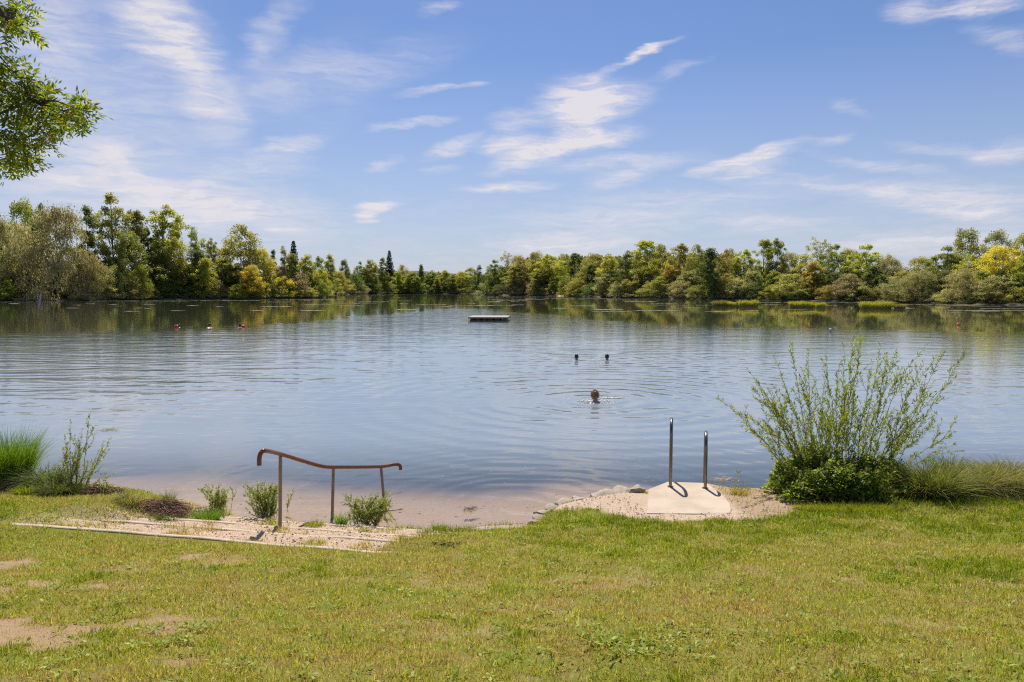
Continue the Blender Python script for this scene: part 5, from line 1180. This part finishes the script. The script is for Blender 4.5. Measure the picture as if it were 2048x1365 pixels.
def hair(kind, m_):
    b = MB(); V = []; Fc = []; nu, nv = 28, 16
    curly = kind == 'curly'
    for j in range(nv + 1):
        ph = j / nv * (2.25 if kind != 'cap' else 1.75)
        for i in range(nu):
            a = 2 * PI * i / nu; fr = math.sin(a)                      # +1 towards the face
            p = ph * (1 - .33 * max(0, fr) * (ph / 2.25))
            r = 1.07 + (.26 * float(vnoise(i * 1.1, j * 1.3)) if curly else .06 * float(vnoise(i * .8 + 4, j * .9)))
            V.append((math.sin(p) * math.cos(a) * .079 * r * (1.1 if curly else 1), math.sin(p) * math.sin(a) * .094 * r * (1.02 if curly else 1) + .008, math.cos(p) * .104 * r * (1.15 if curly else 1) + .137))
    for j in range(nv):
        for i in range(nu): Fc.append((j * nu + i, (j + 1) * nu + i, (j + 1) * nu + (i + 1) % nu, j * nu + (i + 1) % nu))
    b.add(V, Fc)
    n = 260 if curly else 120
    for i in range(n if kind != 'cap' else 0):
        a = R.random() * 2 * PI; ph = R.random() ** .6 * 2.1 * (1 - .3 * max(0, math.sin(a))); s = 1.1 if curly else 1.03
        p = np.array([math.sin(ph) * math.cos(a) * .079 * s, math.sin(ph) * math.sin(a) * .094 * s + .008, math.cos(ph) * .104 * s + .137])
        if curly:
            d = R.normal(0, .012, (3, 3)); b.tube([p, p * [1.07, 1.07, 1.03] + d[0], p * [1.12, 1.12, 1.06] + d[1] * 1.3, p * [1.08, 1.08, 1.02] + d[2] * 1.5], [.005, .005, .004, .002], 4, False)
        else: b.tube([p, p * [1.06, 1.06, .98] - [0, 0, .02]], [.004, .001], 4, False)
    return b.mesh('hair', m_)
HR = {'curly': hair('curly', M_brown), 'dark': hair('short', M_dark), 'grey': hair('short', M_grey)}
def swimmer(px, py, label, hk, rot=0, lift=.0, dx=0):
    p = at_z(px, py, 0); root = empty('person', (float(p[0]), float(p[1]), lift), rot); tag(root, label, 'person')
    bo = obj('body', BODY, root); obj('hair', HR[hk], root); return p
swimmer(1190, 804, 'person with curly brown hair swimming away, nearest swimmer, shoulders out', 'curly', .1, .04)
swimmer(1153, 720, 'left one of two dark-haired people swimming side by side', 'dark', .05, .0)
swimmer(1214, 720, 'right one of two dark-haired people swimming side by side', 'dark', -.05, .0)
swimmer(358.5, 655.5, 'dark-haired person swimming with a red float at the left shoulder', 'dark', .3, .03)
swimmer(419.5, 656, 'dark-haired person swimming alone between the two red floats', 'dark', 0, .08)
swimmer(480, 655, 'dark-haired person swimming in front of a wide red float', 'dark', 0, .04)
swimmer(1661, 664, 'grey-haired person swimming alone behind the willow shrub', 'grey', .6, 0)
def buoy(px, py, L, r, m_, label, rz=0, off=0):
    p = at_z(px, py, 0); root = empty('swim_float', (float(p[0]), float(p[1]) + off, .06), rz); tag(root, label, 'float')
    m = MB(); n = 14; m.tube([(-L / 2 + L * i / n, 0, 0) for i in range(n + 1)], [r * (max(.02, 1 - (2 * i / n - 1) ** 4)) ** .5 for i in range(n + 1)], 18); m.build('air_chamber', m_, root)
    m = MB(); m.tube([(-.015, 0, 0), (.015, 0, 0)], r * 1.012, 18); m.build('strap', M_strap, root)
    m = MB(); m.tube([(L / 2 - .02, 0, 0), (L / 2 + .035, 0, .0)], .012, 8); m.build('valve', M_strap, root)
buoy(352, 655, .34, .12, M_red, 'red inflatable swim float left of the leftmost swimmer', .1, .1)
buoy(479, 655, .56, .11, M_red, 'wide red inflatable swim float behind the third swimmer from the left', 0, .35)
buoy(1917, 650.5, .26, .12, M_orange, 'small orange swim float alone near the right edge of the lake', .4)
def splash():
    P = []; 
    for px, py, w, n in [(1190, 803, 60, 150), (1222, 797, 34, 260), (1184, 721, 46, 90), (1145, 720, 20, 20), (1228, 720, 12, 14)]:  # splash droplets; the dense white strip models sun glints as solid specks
        c = at_z(px, py, 0); hw = w * c[1] / F / 2
        for i in range(n): P.append((c[0] + R.normal(0, hw * .5), c[1] + R.normal(0, .09 if n != 260 else .02), .004 + .02 * R.random() ** 2))
    P = np.array(P); n = len(P); oc = np.array([(1, 0, 0), (0, 1, 0), (-1, 0, 0), (0, -1, 0), (0, 0, .8), (0, 0, -.8)])
    V = P[:, None] + oc[None] * (.006 + .016 * R.random((n, 1, 1)))
    T = np.array([(0, 1, 4), (1, 2, 4), (2, 3, 4), (3, 0, 4), (1, 0, 5), (2, 1, 5), (3, 2, 5), (0, 3, 5)])[None] + (np.arange(n) * 6)[:, None, None]
    tag(obj('splash_glints', npmesh('splash_glints', V.reshape(-1, 3), T.reshape(-1, 3), simple('white_foam_glint', (.8, .8, .8), (.85, .85, .85), 5, .3, bump=0), True)), 'white droplets for splashes and sun glints round the nearest swimmers', 'splash', kind='stuff')
splash()

# ------------------------------------------------------------------ world: sky with cirrus
def build_world():
    w = bpy.data.worlds.new('World'); S.world = w; w.use_nodes = True; w.node_tree.nodes.clear(); k = NT(w.node_tree)
    out = k.new('ShaderNodeOutputWorld'); bg = k.new('ShaderNodeBackground'); bg.inputs[1].default_value = SKY_STR
    sky = k.new('ShaderNodeTexSky', sky_type='NISHITA'); sky.sun_disc = False; sky.sun_elevation = SUN_EL; sky.sun_rotation = SUN_AZ
    sky.altitude = 500; sky.air_density = 1.0; sky.dust_density = .6; sky.ozone_density = 2.0
    D = k.new('ShaderNodeTexCoord').outputs['Generated']
    sp = k.new('ShaderNodeSeparateXYZ'); k.put(sp.inputs[0], D)
    az = k.m('ARCTAN2', sp.outputs[0], sp.outputs[1]); el = k.m('ARCSINE', sp.outputs[2])
    cv = k.new('ShaderNodeCombineXYZ'); k.put(cv.inputs[0], k.m('MULTIPLY', az, 57.2958)); k.put(cv.inputs[1], k.m('MULTIPLY', el, 57.2958)); A = cv.outputs[0]
    # ragged edges by warping, streaky texture along the wind
    wn = k.vm('SUBTRACT', k.noise(k.mapping(A, rot=(0, 0, -.3), scale=(.25, .8, 1)), 1.0, 5, .6, out='Color'), (.5, .5, .5))
    AW = k.vm('ADD', A, k.vm('MULTIPLY', wn, (3.6, 1.5, 0)))
    wisp = k.noise(k.mapping(AW, rot=(0, 0, -.35), scale=(.18, 1.35, 1)), 1.5, 8, .68, .3)
    wisp2 = k.noise(k.mapping(AW, rot=(0, 0, .9), scale=(.16, .9, 1)), 1.1, 8, .62, .4)
    # two families: right/centre streaks (rising to the right) and the left veil
    ST = [((1090, 222), (1285, 188), 30, 1.0), ((1110, 245), (1230, 205), 26, .6), ((990, 336), (1180, 270), 17, 1.1), ((1110, 285), (1270, 270), 17, .85), ((1080, 185), (1190, 165), 18, .45),
          ((960, 300), (1070, 280), 14, .75), ((860, 312), (960, 275), 11, .6), ((985, 248), (1075, 236), 17, .5), ((1110, 334), (1390, 316), 13, .5), ((1170, 372), (1310, 343), 13, .55), ((1245, 126), (1352, 80), 6, .9), ((1170, 160), (1240, 130), 6, .35), ((1310, 152), (1405, 120), 8, .35),
          ((1400, 343), (1605, 286), 10, 1.0), ((1450, 350), (1560, 330), 12, .5), ((1632, 290), (1695, 273), 8, .4), ((1450, 352), (1800, 385), 14, .35), ((1730, 390), (2060, 402), 20, .6), ((1640, 312), (1900, 352), 8, .35), ((1800, 293), (1990, 310), 9, .35), ((1950, 315), (2070, 300), 15, .45),
          ((1775, 22), (1900, 12), 16, .5), ((1890, 18), (2040, 2), 12, .9), ((1955, 55), (2065, 95), 14, .35), ((1665, 200), (1735, 226), 9, .3), ((1050, 440), (1400, 432), 22, .4), ((1430, 438), (1660, 450), 14, .42), ((990, 492), (1280, 483), 18, .6), ((1650, 492), (2060, 480), 18, .5), ((1200, 400), (1560, 396), 14, .3), ((1850, 420), (2060, 430), 18, .35),
          ((935, 380), (1095, 368), 8, .7), ((755, 257), (902, 240), 6, .6), ((808, 188), (925, 174), 6, .6), ((930, 170), (975, 167), 4, .4), ((730, 338), (812, 320), 8, .45), ((715, 420), (792, 410), 8, 1.1), ((712, 431), (752, 430), 5, .9), ((712, 443), (757, 443), 3.5, .9), ((845, 25), (915, 8), 8, .45), ((845, 345), (915, 338), 6, .35), ((1550, 100), (1600, 90), 5, .0),
          ((515, 305), (645, 283), 12, .55), ((400, 342), (620, 330), 22, .35), ((260, 385), (640, 425), 30, .5), ((520, 460), (640, 459), 3, .4), ((60, 375), (150, 362), 10, .3), ((900, 95), (640, 170), 30, .22), ((560, 240), (760, 100), 60, .12)]
    VE = [((255, -20), (400, 130), 50, .95), ((380, 100), (465, 280), 40, .75), ((-60, 120), (420, 260), 170, .50), ((-40, 30), (170, 60), 80, .4), ((480, 205), (620, 130), 38, .40), ((590, 118), (715, 125), 24, .35), ((505, 110), (600, -10), 22, .45), ((490, 60), (530, 130), 14, .3),
          ((170, 310), (270, 320), 30, .4), ((-40, 330), (420, 400), 60, .40), ((300, 440), (700, 470), 26, .3), ((220, 380), (500, 440), 34, .35)]
    def masks(L):
        acc = None
        for p0, p1, hw, s in L:
            if s == 0: continue
            a0 = np.degrees(azel(*p0)); a1 = np.degrees(azel(*p1)); c = (a0 + a1) / 2; d = a1 - a0; ln = np.hypot(*d) / 2 * 1.45; ang = math.atan2(d[1], d[0]); wd = hw * .0385 * 1.75
            v = k.mapping(AW if hw > 5 else A, loc=(c[0], c[1], 0), rot=(0, 0, ang), scale=(ln, wd, 1), typ='TEXTURE')
            q = k.mr(k.vm('LENGTH', v), 1.1, .1, 0, s * (.8 if L is VE else 1))
            acc = q if acc is None else k.m('ADD', acc, q)
        return acc
    m1 = masks(ST); m2 = masks(VE)
    c1 = k.m('MULTIPLY', m1, k.mr(wisp, .26, .76, .32, 1.5)); c2 = k.m('MULTIPLY', m2, k.mr(k.m('ADD', k.m('MULTIPLY', wisp2, .6), k.m('MULTIPLY', wisp, .4)), .32, .68, .35, 1.3))
    # thin general veil elsewhere so that the sky behind the viewer is not empty
    c3 = k.m('MULTIPLY', k.mr(k.noise(k.mapping(A, rot=(0, 0, -.2), scale=(.05, .16, 1)), 1, 6, .6), .5, .8, 0, .35), k.mr(k.m('ABSOLUTE', az), .7, 1.2, 0, 1))
    lowveil = k.m('MULTIPLY', k.mr(el, .0, .20, 1, 0), k.mr(wisp, .35, .7, .02, .25))
    cov = k.m('MINIMUM', k.m('ADD', k.m('ADD', c1, c2), k.m('ADD', c3, lowveil)), .93)
    g = k.new('ShaderNodeGamma'); k.put(g.inputs[0], sky.outputs[0]); g.inputs[1].default_value = 1.0
    blue = k.mix(1, sky.outputs[0], SKY_TINT, 'MULTIPLY')
    # pale band near the horizon
    blue = k.mix(k.mr(el, 0, .30, .72, 0, False), blue, tuple(v * 1.0 for v in HORIZON))
    col = k.mix(cov, blue, CLOUD)
    k.put(bg.inputs[0], col); k.l.new(bg.outputs[0], out.inputs[0])
SKY_STR = .11; SKY_TINT = (.53, .60, .76); HORIZON = (3.75, 4.05, 4.9); CLOUD = (5.9, 5.6, 5.9)
build_world()

# ------------------------------------------------------------------ sun, camera
sl = bpy.data.lights.new('sun', 'SUN'); sl.energy = 5.0; sl.angle = math.radians(.53); sl.color = (1, .90, .76)
so = bpy.data.objects.new('sun', sl); COL.objects.link(so); so.location = (0, 0, 60)
d = Vector((math.sin(SUN_AZ) * math.cos(SUN_EL), math.cos(SUN_AZ) * math.cos(SUN_EL), math.sin(SUN_EL))); so.rotation_euler = d.to_track_quat('Z', 'Y').to_euler()
cam = bpy.data.cameras.new('camera'); cam.sensor_width = 36; cam.lens = F / 2048 * 36; cam.clip_start = .1; cam.clip_end = 20000
co = bpy.data.objects.new('camera', cam); COL.objects.link(co); co.location = (0, 0, CH); co.rotation_euler = (PI / 2 - PITCH, 0, 0); S.camera = co
S.view_settings.view_transform = 'Standard'; S.view_settings.look = 'None'; S.view_settings.exposure = .3; S.view_settings.gamma = 1
S.render.engine = 'CYCLES'; S.cycles.max_bounces = 8; S.cycles.transparent_max_bounces = 16; S.cycles.transmission_bounces = 6; S.cycles.sample_clamp_indirect = 8
S.cycles.use_denoising = False; S.cycles.filter_width = 1.15; S.cycles.use_adaptive_sampling = False
